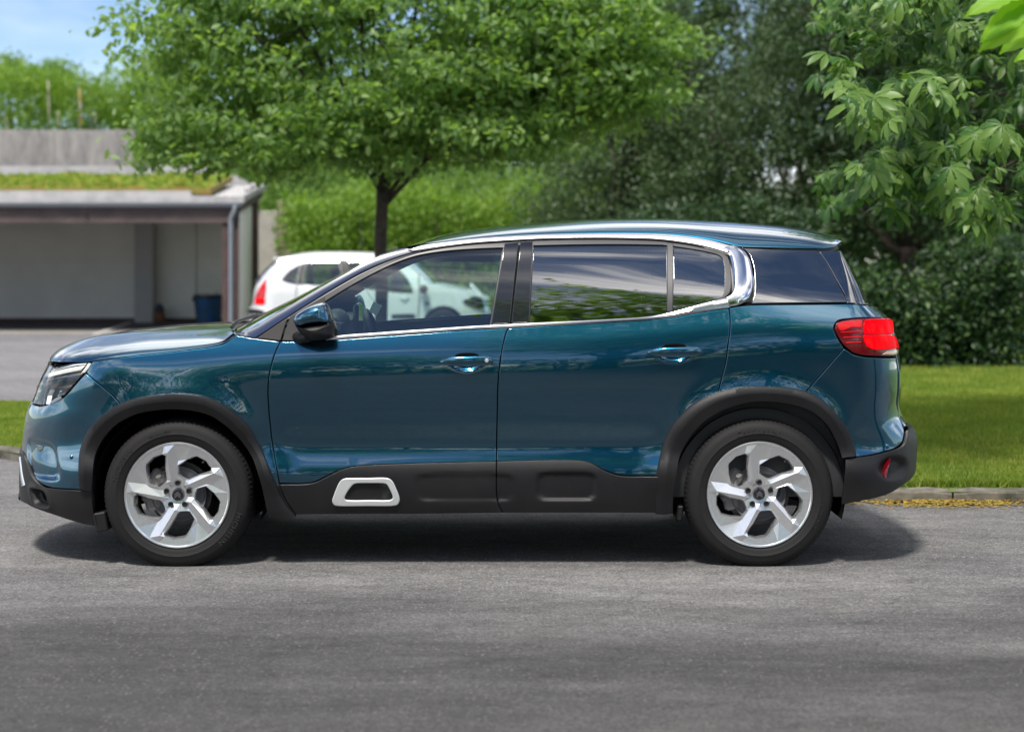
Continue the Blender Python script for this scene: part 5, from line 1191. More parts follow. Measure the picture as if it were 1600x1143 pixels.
m.build('bin_rim', 'bin_dark', bn_, False); MB().box((0, -.27, .575), (.22, .03, .03), .008).build('handle', 'white_metal', bn_)
MB().box((.2, -.27, .60), (.06, .03, .05), .008).build('clip', 'white_metal', bn_)
sk = tag(empty('clay_pot', (W3(249, 0, 39.1)[0], CY+39.1, .013)), 'small orange brown clay pot with a dark hood beside the grey column', 'pot')
pm('clay', (.22, .085, .03), .8, col2=(.10, .05, .04), vscale=12)
MB().lathe([(.001, 0), (.10, 0), (.13, .06), (.135, .14), (.11, .22), (.10, .24)], 14).build('pot_body', 'clay', sk, True)
MB().lathe([(.10, .235), (.12, .24), (.115, .30), (.09, .36), (.05, .40), (.001, .41)], 14).build('hood', 'bin_dark', sk, True)
# terrace wall over the carport
tw = tag(empty('terrace_wall', (W3(0, 0, 43.5)[0], CY+43.5, 0)), 'weathered grey concrete terrace wall above the carport roof', 'wall')
xs_ = [-22, -17.6, -15.2, -12.9, -11.0, W3(212, 0, 43.5)[0]]
for i in range(5): MB().box(((xs_[i]+xs_[i+1])/2-tw.location.x, 0, 2.24), (xs_[i+1]-xs_[i]-.008, .25, 4.48), .006).build('concrete_panel', 'old_concrete', tw)
x0_, x1_ = W3(212, 0, 43.5)[0], W3(240, 0, 43.5)[0]
MB().box(((x0_+x1_)/2+.003-tw.location.x, .04, 2.0), (x1_-x0_, .22, 4.0), .01).build('concrete_panel', 'stone_rough', tw)
x0_, x1_ = x1_, W3(264, 0, 43.5)[0]
MB().box(((x0_+x1_)/2+.01-tw.location.x, .0, 1.97), (x1_-x0_-.01, .22, 4.1), .01).build('concrete_panel', 'white_metal', tw)
# beige wall beside the carport and its rough end
gw = tag(empty('garden_wall', (W3(420, 0, 42)[0], CY+42, 0)), 'cream rendered wall with a rough stone end beside the carport', 'wall')
x0_, x1_, x2_ = W3(400, 0, 42)[0]-gw.location.x, W3(434, 0, 42)[0]-gw.location.x, W3(452, 0, 42)[0]-gw.location.x
MB().box(((x0_+x1_)/2, 0, 1.25), (x1_-x0_, .3, 2.5), .02).build('render_face', 'wall_render', gw)
rr = random.Random(4); z_ = 0
while z_ < 2.6:
    h_ = rr.uniform(.14, .26); w_ = rr.uniform(.2, .34); MB().box((x1_+.01+w_/2, -.02+rr.uniform(-.02, .02), z_+h_/2), (w_, .34, h_-.02), .03).build('stone', 'stone_rough', gw); z_ += h_
# parking lot low step line
# ------------------------------------------------------------------ white hatchback
def whW_t():
    f = cspl([.0, .2, .4, .6, .8, .95, 1.02, 1.15, 1.3, 1.4, 1.5], [.78, .81, .825, .83, .82, .80, .775, .72, .655, .60, .53])
    return lambda x, z: f(z)+0*x
WY = 21.75
FT2 = [(390, 455), (404, 437), (420, 418), (437, 405.5), (443, 400), (456, 395.5), (478, 394), (482, 388), (500, 386.5), (545, 390)]
RT2 = [(390, 700), (440, 735), (452, 748), (460, 757), (467, 762), (480, 767), (500, 770), (545, 768)]
x_l = (386-800)*29.9/F; x_r = (770-800)*29.9/F
Bw = Body(WY, whW_t(), x_l, x_r, .55, .75, FT2, RT2, (.05, 1.50), q=2.3, p=2.4, qr=2.2, pr=2.3)
hb = tag(empty('hatchback', (0, 0, 0)), 'small white hatchback parked near the carport behind the blue car', 'car')
WTOP = [(440, 404), (463.4, 399), (480, 396.7), (500, 394.8), (542.5, 394.6), (586, 397.5), (612, 402.5), (632, 410.5), (653, 425.5), (674, 446)]
WHOOD = [(674, 446), (694, 448.5), (723, 454), (744, 461), (757, 468)]
wnd1 = [[(439.5, 437.5), (444, 431.5), (451, 424), (460, 418), (468.5, 413.7)], [(468.5, 413.7), (463, 444.5)], [(463, 444.5), (454, 443), (445, 440.5), (439.5, 437.5)]]
wnd2 = [[(479, 411), (492, 407.3), (510, 405.5), (528, 405)], [(528, 405), (533, 424), (534, 447)], [(534, 447), (505, 446.5), (473, 444.5)], [(473, 444.5), (475, 428), (479, 411)]]
wnd3 = [[(544, 405), (575, 405.5), (600, 410), (620, 419), (634, 432), (643, 447), (646, 459)], [(646, 459), (620, 457.5), (546, 449)], [(546, 449), (545, 426), (544, 405)]]
h1, h2, h3 = [Bw.poly(w, .03) for w in (wnd1, wnd2, wnd3)]
def arcpx(cx, cy, r, a0, a1, n=14): return [(cx+r*math.cos(R(a)), cy-r*math.sin(R(a))) for a in np.linspace(a0, a1, n)]
bot = 531
hl2 = [(722, 470), (731, 464.5), (745, 463), (757, 468)]
hl2b = [(722, 470), (727, 476), (740, 482), (756, 486), (766, 486)]
body_segs = [WTOP, WHOOD, [(757, 468), ('U', x_r-.12, 1.0+.0), ('U', x_r-.003, .86)], [('U', x_r-.003, .86), ('U', x_r-.003, .14)], [('U', x_r-.003, .14), ('U', x_r-.2, .14), (728, bot)],
             arcpx(693, 511, 33, -38, 218), [(667, bot), (485, bot)], arcpx(457, 511, 33, -38, 218), [(431, bot), (398, 528), ('U', x_l+.1, .2)], [('U', x_l+.1, .2), ('U', x_l+.003, .2)], [('U', x_l+.003, .2), ('U', x_l+.003, .98)], [('U', x_l+.003, .98), ('U', x_l+.09, .99), (404, 440), (412, 430), (424, 417), (440, 404)]]
Bw.panel('body', body_segs, 'white_paint', hb, holes=[h1, h2, h3], grid=.08, edge=.01, depth=.03, gap=.0)
for w, in zip((wnd1, wnd2, wnd3)): Bw.panel('window', w, 'car_glass', hb, off=-.008, gap=-.01, grid=.1, depth=0)
Bw.panel('door_pillar', [[(469.5, 413.3), (478.5, 410.5)], [(478.5, 410.5), (474, 430), (472.5, 444.8)], [(472.5, 444.8), (463.5, 444.7)], [(463.5, 444.7), (469.5, 413.3)]], 'black_plastic', hb, off=.004, gap=0, grid=.1, depth=.01)
Bw.panel('door_pillar', [[(529, 404.5), (543.5, 404.5)], [(543.5, 404.5), (545, 426), (545.5, 449)], [(545.5, 449), (534.5, 448)], [(534.5, 448), (533.5, 424), (529, 404.5)]], 'black_plastic', hb, off=.004, gap=0, grid=.1, depth=.01)
tl, tl2 = Bw.panel('tail_light', [[(417.5, 435), (413, 441), (407.5, 448), (402, 458), (400, 466), (399.5, 474.5)], [(399.5, 474.5), (413, 475.5)], [(413, 475.5), (414.5, 460), (416, 449), (417.5, 435)]], 'lamp_red', hb, off=.014, gap=0, grid=.05, depth=.02)
o, o2 = Bw.panel('lamp_cell', [[(400, 466), (413.6, 467), (413, 475), (400, 474), (400, 466)]], 'lamp_bright_red', tl, off=.02, gap=0, grid=.05, depth=.01); o2.parent = tl2
hlp, hlp2 = Bw.panel('headlight', [hl2, [(757, 468), (763, 476), (766, 486)], hl2b[::-1]], 'lamp_chrome', hb, off=.010, gap=0, grid=.04, depth=.02)
o, o2 = Bw.panel('lamp_cell', [[(728, 471), (740, 468), (752, 471), (755, 479), (745, 481), (733, 477), (728, 471)]], 'black_gloss', hlp, off=.014, gap=0, grid=.04, depth=.006); o2.parent = hlp2
Bw.panel('rub_strip', [[(612, 491), (648, 491), (649, 493), (648, 496.5)], [(648, 496.5), (612, 496.5)], [(612, 496.5), (612, 491)]], 'black_plastic', hb, off=.02, gap=0, grid=.1, depth=.02)
Bw.panel('bumper_strip', [[(389, 484), (400, 483), (411, 485), (413, 488), (411, 491)], [(411, 491), (398, 490.5), (389, 489)], [(389, 489), (389, 484)]], 'black_plastic', hb, off=.03, gap=0, grid=.1, depth=.03)
for a_, b_ in ([(653, 428), (655, 460), (653.5, 480), (651, 520)], [(655, 428), (657, 460), (655.5, 480), (653, 520)]), ([(538, 450), (541, 480), (540, 520)], [(539.5, 450), (542.5, 480), (541.5, 520)]), ([(463, 446), (462, 470), (466, 490)], [(464.5, 446), (463.5, 470), (467.5, 490)]):
    Bw.strip('door_seam', a_, b_, [(0, .001), (1, .001)], 'seal', hb, step=.05)
q = Bw.inv([(667, 474)])[0]; P = Bw.P(*q); MB().lathe([(.0001, -.02), (.03, -.015), (.035, 0)], 12, tuple(P), 'y').build('side_indicator', 'black_gloss', hb, True)
for (px0_, py0_) in ((632, 466), (520, 459)):
    a_ = Bw.inv([(px0_-7, py0_)])[0]; b_ = Bw.inv([(px0_+7, py0_)])[0]; A_, B_ = Bw.P(*a_), Bw.P(*b_)
    MB().tube([tuple(A_), tuple((A_+B_)/2+np.array([0, -.045, .004])), tuple(B_)], .014, 8).build('door_handle', 'white_paint', hb, True)
wm_ = W3(661, 452, 29.0); MB().box((wm_[0], WY-.95, wm_[2]), (.13, .20, .14), .045).build('wing_mirror', 'black_plastic', hb, True)
def loft2(name, A3, cx, cz, mat, a=2.4, b_=1.5, bow=1.):
    v_ = np.linspace(0, 1, 14); n_ = len(A3); G = np.zeros((n_, 14, 3))
    for i in range(n_):
        G[i, :, 0] = A3[i, 0]+(cx[i]-A3[i, 0])*v_**bow; G[i, :, 1] = A3[i, 1]+(WY-A3[i, 1])*v_; G[i, :, 2] = A3[i, 2]+(cz[i]-A3[i, 2])*(1-(1-v_)**a)**(1/b_)
    gridmesh(name, G, mat, hb, flip=True); G2 = G.copy(); G2[..., 1] = 2*WY-G2[..., 1]; gridmesh(name, G2, mat, hb)
rt = Bw.inv([(430, 411)]+WTOP[:8]); rt = crv(rt, .06); A3 = Bw.P(rt[:, 0], rt[:, 1]); loft2('roof', A3, A3[:, 0]-.03*np.linspace(1, 0, len(A3)), A3[:, 2]+.035, 'white_paint')
ws = crv(Bw.inv(WTOP[7:]), .05); A3 = Bw.P(ws[:, 0], ws[:, 1]); loft2('windscreen', A3, A3[:, 0]+.14, A3[:, 2]+np.linspace(.035, .0, len(A3)), 'clear_glass', 2, 1.2, .6)
hd = crv(Bw.inv(WHOOD), .05); A3 = Bw.P(hd[:, 0], hd[:, 1]); loft2('hood', A3, A3[:, 0]+np.linspace(.15, .10, len(A3)), A3[:, 2]+np.linspace(.045, .01, len(A3)), 'white_paint')
rg = crv(Bw.inv([(430, 411), (417, 424), (408, 435), (403, 441)]), .04); A3 = Bw.P(rg[:, 0], rg[:, 1]); loft2('rear_window', A3, A3[:, 0]-.12, A3[:, 2]+.01, 'privacy_glass', 2, 1.2, .4)
sp_ = W3(440, 404, 29.9); MB().box((sp_[0]+.02, WY, sp_[2]+.01), (.28, 1.05, .03), .012, Matrix.Rotation(R(-4), 3, 'Y')).build('spoiler', 'white_paint', hb)
bm_ = MB(); bm_.box(((x_l+x_r)/2, WY, .30), (3.2, 1.3, .2), .03); bm_.build('underbody', 'black_void', hb)
sm = MB(); 
for xx in (-1.9, -2.9):
    for yy in (-.33, .33): sm.box((xx, WY+yy, .85), (.12, .45, .6), .05, Matrix.Rotation(R(-10), 3, 'Y')); sm.box((xx-.05, WY+yy, 1.2), (.09, .24, .16), .04)
sm.build('seat', 'interior_dark', hb)
for cx_ in (457, 693):
    for sg in (-1, 1):
        ww = empty('wheel', ((cx_-800)*29.6/F, WY+sg*.80, .30), hb)
        MB().lathe([(.19, -.085), (.27, -.09), (.295, -.06), (.30, 0), (.295, .06), (.27, .09), (.19, .085)], 32, (0, 0, 0), 'y').build('tyre', 'rubber', ww, True)
        mm = MB(); mm.lathe([(.195, -.07), (.18, -.075), (.175, -.05)], 32, (0, 0, 0), 'y')
        for k in range(8): a_ = k*math.pi/4; mm.box((.10*math.cos(a_), -.06, .10*math.sin(a_)), (.16, .02, .035), .005, Matrix.Rotation(-a_, 3, 'Y'))
        mm.lathe([(.001, -.075), (.05, -.075), (.06, -.05)], 16, (0, 0, 0), 'y'); mm.build('rim', 'alloy', ww)
        Bq = MB().lathe([(.001, -.03), (.19, -.03)], 24, (0, 0, 0), 'y').build('brake_disc', 'black_void', ww)
        if sg > 0: ww.rotation_euler = (0, 0, math.pi)
        if sg < 0:
            L_ = MB().lathe([(.345, -.05), (.345, .25), (.02, .25)], 28, ((cx_-800)*29.6/F, WY+sg*.80, .30), 'y', a0=R(-25), a1=R(205)).build('wheel_arch_liner', 'black_void', hb, True)
# ------------------------------------------------------------------ trees and shrubs
leafmat('leaf_mid', (.115, .20, .07), (.18, .295, .10), (.27, .38, .14), .48, .52)
leafmat('leaf_bright', (.10, .20, .030), (.17, .29, .045), (.26, .36, .07), .5, .42)
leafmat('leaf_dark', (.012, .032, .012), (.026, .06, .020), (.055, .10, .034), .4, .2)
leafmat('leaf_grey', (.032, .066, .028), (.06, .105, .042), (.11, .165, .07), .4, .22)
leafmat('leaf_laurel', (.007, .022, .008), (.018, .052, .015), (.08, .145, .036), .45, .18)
leafmat('leaf_chestnut', (.025, .080, .018), (.055, .135, .026), (.14, .235, .05), .42, .3)
leafmat('leaf_sunlit', (.17, .34, .02), (.22, .42, .03), (.28, .48, .04), .45, .5)
pm('bark', (.060, .042, .032), .9, col2=(.025, .018, .015), vscale=14, bump=.9, bscale=30)
pm('bark_grey', (.13, .12, .10), .9, col2=(.06, .05, .045), vscale=12, bump=.7, bscale=30)
pm('cane', (.42, .26, .07), .6, col2=(.30, .30, .20), vscale=3)
pm('cane_pale', (.40, .38, .30), .7)
def orient(n, r, up=.5, droop=.3):
    """random leaf frames: (axis, side, normal)"""
    a = r.normal(size=(n, 3)); a[:, 2] -= droop; a /= np.linalg.norm(a, axis=1)[:, None]
    nn = r.normal(size=(n, 3)); nn[:, 2] += up*3; nn -= (nn*a).sum(1)[:, None]*a; nn /= np.maximum(np.linalg.norm(nn, axis=1), 1e-6)[:, None]
    return a, np.cross(nn, a), nn
def leafcloud(name, C, size, mat, parent, seed, ratio=.45, up=.5, droop=.3, six=False):
    r = np.random.RandomState(seed); n = len(C); a, s, nn = orient(n, r, up, droop); L_ = (size*r.uniform(.65, 1.25, n))[:, None]; w = L_*ratio
    if six:
        V = np.stack([C, C+a*L_*.35+s*w*.5+nn*w*.18, C+a*L_*.75+s*w*.38+nn*w*.1, C+a*L_-nn*L_*.08, C+a*L_*.75-s*w*.38+nn*w*.1, C+a*L_*.35-s*w*.5+nn*w*.18, C+a*L_*.5], 1)
        i = np.arange(n)[:, None]*7; T = np.concatenate([i+np.array(t) for t in ((0, 1, 6), (1, 2, 6), (2, 3, 6), (3, 4, 6), (4, 5, 6), (5, 0, 6))], 0)
        return fastmesh(name, V.reshape(-1, 3), T, mat, parent)
    V = np.stack([C, C+a*L_*.5+s*w*.5+nn*w*.2, C+a*L_-nn*L_*.06, C+a*L_*.5-s*w*.5+nn*w*.2], 1); i = np.arange(n)[:, None]*4
    T = np.concatenate([i+np.array((0, 1, 2)), i+np.array((0, 2, 3))], 0)
    return fastmesh(name, V.reshape(-1, 3), T, mat, parent)
def clumps(blobs, nc, nl, seed, rad=.35, flat_=.55, shell=.45, cut=None):
    """leaf positions: clumps inside ellipsoid blobs"""
    r = np.random.RandomState(seed); w = np.array([b[1][0]*b[1][1]*b[1][2] for b in blobs])**.75; k = r.choice(len(blobs), nc, p=w/w.sum())
    c = np.array([b[0] for b in blobs])[k]; R_ = np.array([b[1] for b in blobs])[k]
    d = r.normal(size=(nc, 3)); d /= np.linalg.norm(d, axis=1)[:, None]; q = c+d*R_*(r.rand(nc)**shell)[:, None]
    if cut is not None: q = q[cut(q)]
    nc = len(q); rs = rad*r.uniform(.6, 1.4, nc); kk = r.choice(nc, nl, p=rs**2/(rs**2).sum())
    P = q[kk]+r.normal(size=(nl, 3))*rs[kk][:, None]*np.array([1, 1, flat_])*.55
    return q, P
def limb(m, a, b, r0, r1, seed, sag=.0, n=7, jit=.06):
    r = random.Random(seed); a, b = Vector(a), Vector(b); L_ = (b-a).length; pts = []
    for i in range(n+1):
        t = i/n; p = a.lerp(b, t); p.z += math.sin(t*math.pi)*sag*L_
        if 0 < i < n: p += Vector([r.uniform(-1, 1)*jit*L_ for _ in range(3)])*.5
        pts.append(p)
    m.tube(pts, [r0+(r1-r0)*(i/n)**.8 for i in range(n+1)], 7); return pts
def tree(name, label, loc, trunk_r, fork_z, blobs, nc, nl, size, mat, seed, bark='bark', nlimb=7, group=None, rad=.35, cat='tree', cut=None, up=.5, ratio=.45, flat_=.55, shell=.45, lim_r=.5, six=False, droop=.3):
    t = tag(empty(name, loc), label, cat, group); r = random.Random(seed); o = Vector(loc)
    bl = [((b[0][0]-o.x, b[0][1]-o.y, b[0][2]-o.z), b[1]) for b in blobs]
    q, P = clumps(bl, nc, nl, seed, rad, flat_, shell, (lambda Q: cut(Q+np.array(o))) if cut else None)
    m = MB(); tp = []
    for i in range(9):
        z = -.1+(fork_z+.1)*i/8; tp.append((r.uniform(-.006, .006)*i/3, r.uniform(-.006, .006)*i/3, z))
    m.tube(tp, [trunk_r*(1.5-.5*min(1, i/2)) if i < 2 else trunk_r*(1-.1*i/8) for i in range(9)], 12); m.build('trunk', bark, t, True)
    top = Vector(tp[-1]); idx = list(range(len(q))); r.shuffle(idx)
    for k in range(nlimb):
        tgt = Vector(q[idx[k]]); m = MB(); st = top-Vector((0, 0, r.uniform(0, .12)*fork_z)); pts = limb(m, st, tgt, trunk_r*lim_r, trunk_r*.12, seed+k, .08)
        for j in range(6):
            p = pts[r.randrange(2, len(pts))]; near = min((Vector(q[idx[(k*17+j*5+s_) % len(idx)]]) for s_ in range(12)), key=lambda v_: (v_-p).length); limb(m, p, near, trunk_r*.16, trunk_r*.04, seed*3+k*7+j, .05, 5)
        m.build('limb', bark, t, True)
    leafcloud('crown', P, size, mat, t, seed+5, ratio, up, droop, six)
    return t
D = 20.
# the broad tree behind the car
tx, ty = (596-800)*D/F, CY+D
bl = [((tx-.1, ty, 4.9), (3.4, 2.6, 2.1)), ((tx-2.6, ty, 4.6), (1.9, 2.0, 1.7)), ((tx+2.4, ty, 4.6), (2.2, 2.0, 1.8)), ((tx-.9, ty-.3, 3.4), (2.4, 1.8, .75)), ((tx+.9, ty-.3, 3.4), (2.0, 1.8, .7)), ((tx+1.8, ty, 3.6), (2.1, 1.6, .8)), ((tx-2.6, ty, 3.3), (1.1, 1.3, .55)), ((tx, ty, 6.6), (3.0, 2.5, 1.6)), ((tx+3.1, ty, 3.9), (.9, 1.2, .8)), ((tx-2.3, ty-.5, 3.0), (1.9, 1.2, .55)), ((tx+3.2, ty, 3.7), (1.5, 1.2, .8)), ((tx+4.0, ty, 4.7), (1.5, 1.3, 1.2)), ((tx+.4, ty-.5, 2.95), (2.0, 1.2, .45))]
KS = D/26.; bl = [((tx+(b[0][0]-tx)*KS, ty+(b[0][1]-ty)*KS, CH+(b[0][2]-CH)*KS), tuple(q*KS for q in b[1])) for b in bl]
def cutmain(Q):
    px = 800+F*Q[:, 0]/(Q[:, 1]-CY); py = HZ-F*(Q[:, 2]-CH)/(Q[:, 1]-CY)
    lo = np.interp(px, [130, 200, 260, 330, 420, 520, 600, 700, 800, 880, 960, 1040, 1100], [95, 190, 265, 285, 300, 275, 290, 290, 262, 235, 215, 175, 120])
    lf = np.interp(py, [-200, 0, 40, 100, 150, 220], [60, 125, 150, 185, 190, 205])
    rj = np.random.RandomState(int(len(Q))); return (py < lo+8+rj.normal(0, 16, len(Q))) & (px > lf+14) & (px < 1060)
tree('maple_tree', 'broad bright green tree with a slim dark trunk behind the white hatchback', (tx, ty, 0), .074, 2.25, bl, 1250, 56000, .105, 'leaf_mid', 11, nlimb=12, rad=.25, cut=cutmain, flat_=.36, ratio=.5, lim_r=.42, six=True, up=.45)
# low dark limbs seen under the crown
# hedge beyond the white car
def hedge(name, label, x0, x1, y0, y1, z0, z1, n, size, mat, seed, cat='hedge', canes=0, wav=.25, ratio=.4, grp=None, side=None, rad=.3, cane_m='cane', nc=None):
    h = tag(empty(name, ((x0+x1)/2, (y0+y1)/2, 0)), label, cat, grp); r = np.random.RandomState(seed); nc = nc or n//30
    c = np.stack([r.uniform(x0, x1, nc), r.uniform(y0, y1, nc), r.rand(nc)], 1); ph = r.uniform(0, 6, 3)
    top = z1+wav*(np.sin(c[:, 0]*1.7+ph[0])*.5+np.sin(c[:, 0]*4.1+ph[1])*.35+np.sin(c[:, 1]*3+ph[2])*.3); c[:, 2] = z0+(top-z0)*(1-(1-c[:, 2])**1.15)
    k = r.randint(0, nc, n); P = c[k]+r.normal(size=(n, 3))*np.array([1, 1, .7])*rad*.6; P[:, 2] = np.maximum(P[:, 2], z0+.02)
    P -= np.array(h.location); leafcloud('foliage', P, size, mat, h, seed+1, ratio, .4, .35)
    m = MB(); rr = random.Random(seed)
    core = MB(); core.box((0, .1, (z0+z1*.82)/2), (x1-x0-.5, (y1-y0)*.35, z1*.8-z0), .2)
    for i in range(max(6, int((x1-x0)*1.5))):
        x = rr.uniform(x0, x1)-h.location.x; y = rr.uniform(y0, y1)-h.location.y; m.tube([(x, y, z0-.1), (x+rr.uniform(-.1, .1), y, (z0+z1)/2), (x+rr.uniform(-.2, .2), y, z1*.9)], [.03, .02, .008], 5)
    sm_ = m.build('stems', 'bark', h, True); sm_['kind'] = 'stuff'
    for i in range(canes):
        x = rr.uniform(x0, x1)-h.location.x; y = y0-h.location.y+rr.uniform(-.1, .3); MB().tube([(x, y, z0-.1), (x+rr.uniform(-.05, .05), y, z1*.8)], .02, 6).build('cane', cane_m, h, True)
    return h
hedge('hedge', 'tall bright green hedge beyond the white hatchback', -4.65, 1.6, CY+37, CY+39, 0, 2.75, 42000, .13, 'leaf_bright', 21, canes=0)
hedge('hedge', 'dark leafy bank of bushes rising behind the bright hedge', -7.5, 3.5, CY+43, CY+46, 0, 4.3, 26000, .18, 'leaf_mid', 23)
# bamboo stand above the terrace wall
bh = hedge('bamboo_stand', 'stand of bamboo with bare canes above the concrete terrace wall', -25, -8.2, CY+45.5, CY+48, 4.0, 6.05, 44000, .19, 'leaf_bright', 31, cat='bamboo', canes=0, wav=.28, ratio=.28, rad=.4)
for px_, mt, rr_ in ((10, 'cane', .035), (78, 'cane_pale', .03), (93, 'cane_pale', .04), (127, 'cane', .045), (150, 'cane_pale', .035)):
    p = W3(px_, 200, 45.75); x = p[0]-bh.location.x; y = p[1]-bh.location.y; MB().tube([(x, y, 3.9), (x-.02, y, 5.0), (x-.05, y, {10: 5.0, 78: 5.9, 93: 5.1, 127: 5.75, 150: 5.1}[px_])], rr_*.7, 6).build('cane', mt, bh, True)
for (px_, top_, w_) in ((15, 78, 1.0), (75, 98, .7), (92, 96, .6)):
    p = W3(px_, top_+22, 55); tree('shrub', {15: 'tallest small treetop rising over the bamboo against the open sky', 75: 'low treetop between its taller neighbour and the thin one over the bamboo', 92: 'thin treetop over the bamboo nearest to the broad tree crown'}[px_], (p[0], p[1], 0), .08, p[2]-1.5, [((p[0], p[1], p[2]-.4), (w_*.6, .6, .9))], 40, 1800, .16, 'leaf_mid', 40+px_, nlimb=3, group='treetops over the bamboo', rad=.25)
hedge('distant_bushes', 'bushes behind the bamboo stand at the end of the terrace', -9.6, -4.5, CY+47, CY+50, 2.0, 5.4, 16000, .2, 'leaf_mid', 33, cat='bushes')
# dark evergreen trees right of centre
def dk(name, label, px, d, blobs, nc, nl, size, mat, seed, **k):
    x = (px-800)*d/F; y = CY+d; bb = [(((b[0]-800)*d/F, y+b[2], b[1]), b[3]) for b in blobs]
    return tree(name, label, (x, y, 0), .16, 1.6, bb, nc, nl, size, mat, seed, 'bark', **k)
dk('holm_oak', 'dense grey green evergreen between the broad tree and the car roof', 980, 31, [(980, 3.0, 0, (1.9, 1.3, 1.7)), (900, 2.2, 0, (.9, 1.0, 1.2)), (1060, 4.0, .3, (1.7, 1.4, 1.8)), (960, 5.2, .5, (1.6, 1.3, 1.2)), (1060, 1.6, 0, (1.7, 1.1, 1.4)), (990, 6.0, .5, (1.3, 1.2, .9))], 900, 46000, .085, 'leaf_grey', 51, rad=.30, nlimb=9)
dk('holm_oak', 'dark evergreen with small leaves behind the car roof rear', 1200, 30, [(1200, 2.9, 0, (1.7, 1.4, 1.7)), (1280, 4.2, .2, (1.5, 1.4, 1.5)), (1120, 2.0, 0, (1.2, 1.0, 1.5)), (1240, 1.5, 0, (1.9, 1.2, 1.2))], 800, 40000, .085, 'leaf_grey', 53, rad=.30, nlimb=9)
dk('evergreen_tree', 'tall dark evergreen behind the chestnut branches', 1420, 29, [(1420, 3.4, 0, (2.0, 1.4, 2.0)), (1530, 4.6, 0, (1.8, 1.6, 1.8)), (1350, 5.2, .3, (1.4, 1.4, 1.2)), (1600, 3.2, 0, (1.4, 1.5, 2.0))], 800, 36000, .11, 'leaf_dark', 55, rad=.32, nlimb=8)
dk('pale_tree', 'pale yellow green tree with light showing through its crown', 1225, 40, [(1230, 5.9, 0, (1.0, 1.0, 1.0)), (1330, 6.0, .5, (1.3, 1.0, 1.0)), (1100, 6.6, .5, (.9, 1.0, .7))], 170, 5200, .16, 'leaf_bright', 57, rad=.32, nlimb=5)
dk('evergreen_tree', 'tall dark evergreen closing the gap above the car roof', 1130, 34, [(1060, 5.9, 0, (1.2, 1.2, 1.1)), (1215, 5.6, .3, (.9, 1.2, 1.2)), (1290, 6.4, .3, (1.2, 1.2, 1.2)), (1130, 4.4, .3, (1.6, 1.2, 1.0)), (1080, 6.9, .3, (1.0, 1.0, .6))], 420, 24000, .11, 'leaf_grey', 56, rad=.32, nlimb=8)
# backdrop of far trees
for i, (px_, d_, h_, w_) in enumerate(((330, 62, 9.5, 4.5), (560, 60, 10.5, 4.5), (800, 63, 10.5, 4.5), (990, 58, 9.0, 3.2), (1400, 58, 10.5, 4.0), (1600, 60, 10.5, 4.5))):
    x = (px_-800)*d_/F; tree('far_tree', ['leafy tree far behind the terrace wall', 'leafy tree far behind the bright hedge', 'leafy tree far behind the broad tree crown', 'leafy tree far behind the grey green evergreen', 'leafy tree far behind the chestnut leaves', 'leafy tree far beyond the lawn corner'][i], (x, CY+d_, 0), .25, 3, [((x, CY+d_, h_*.55), (w_, 2.2, h_*.45)), ((x, CY+d_, h_*.25), (w_*.95, 2, h_*.25))], 420, 13000, .30, 'leaf_mid' if i < 3 else 'leaf_dark', 60+i, nlimb=6, rad=.6, group='far trees', ratio=.6)
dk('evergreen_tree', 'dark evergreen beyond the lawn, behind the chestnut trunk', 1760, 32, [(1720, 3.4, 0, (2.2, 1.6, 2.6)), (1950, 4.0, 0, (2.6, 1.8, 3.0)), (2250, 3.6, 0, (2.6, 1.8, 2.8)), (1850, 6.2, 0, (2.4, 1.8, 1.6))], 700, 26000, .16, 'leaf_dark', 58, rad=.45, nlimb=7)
# laurel bank
x0_, x1_ = (1330-800)*23.6/F, (1560-800)*23.6/F
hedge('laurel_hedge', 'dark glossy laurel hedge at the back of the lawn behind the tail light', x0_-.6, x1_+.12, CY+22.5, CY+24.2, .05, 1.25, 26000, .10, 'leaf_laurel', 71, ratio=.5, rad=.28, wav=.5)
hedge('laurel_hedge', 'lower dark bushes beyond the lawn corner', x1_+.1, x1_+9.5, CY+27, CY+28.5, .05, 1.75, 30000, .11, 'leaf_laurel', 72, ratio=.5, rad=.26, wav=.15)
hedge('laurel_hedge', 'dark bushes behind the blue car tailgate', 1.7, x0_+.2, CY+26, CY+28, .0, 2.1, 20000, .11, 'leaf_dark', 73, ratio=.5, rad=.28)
# horse chestnut -------------------------------------------------------------
def palmate(r, L_=1., nl=7):
    """one compound leaf: leaflets fan out from the stalk; x forward, z up"""
    V = []; T = []
    V += [(-.75, -.008, .10), (-.75, .008, .10), (0, .010, 0), (0, -.010, 0)]; T += [(0, 1, 2), (0, 2, 3)]
    for k in range(nl):
        a = R(-112+224*k/(nl-1)); l = (1-.42*abs(k-(nl-1)/2)/((nl-1)/2))*r.uniform(.9, 1.08); w = l*.30; dr = r.uniform(.22, .5)
        st = [(0, .012, 0), (.30, .11, .00), (.62, .245, -.02), (.82, .20, -.06), (1, 0, -.12)]
        b = len(V); ca, sa = math.cos(a), math.sin(a)
        def pt(f, s_, h): x, y, z = f*l, s_*l*.72, (h-dr*f*f)*l; return (x*ca-y*sa, x*sa+y*ca, z)
        V.append(pt(0, 0, 0))
        for f, wd, h in st[1:4]: V += [pt(f, wd, h+.05), pt(f, 0, h), pt(f, -wd, h+.05)]
        V.append(pt(1, 0, -.10))
        T += [(b, b+1, b+2), (b, b+2, b+3)]
        for q in (0, 1):
            o_ = b+1+3*q; T += [(o_, o_+3, o_+4), (o_, o_+4, o_+1), (o_+1, o_+4, o_+5), (o_+1, o_+5, o_+2)]
        o_ = b+7; T += [(o_, b+10, o_+1), (o_+1, b+10, o_+2)]
    return np.array(V)*L_, np.array(T)
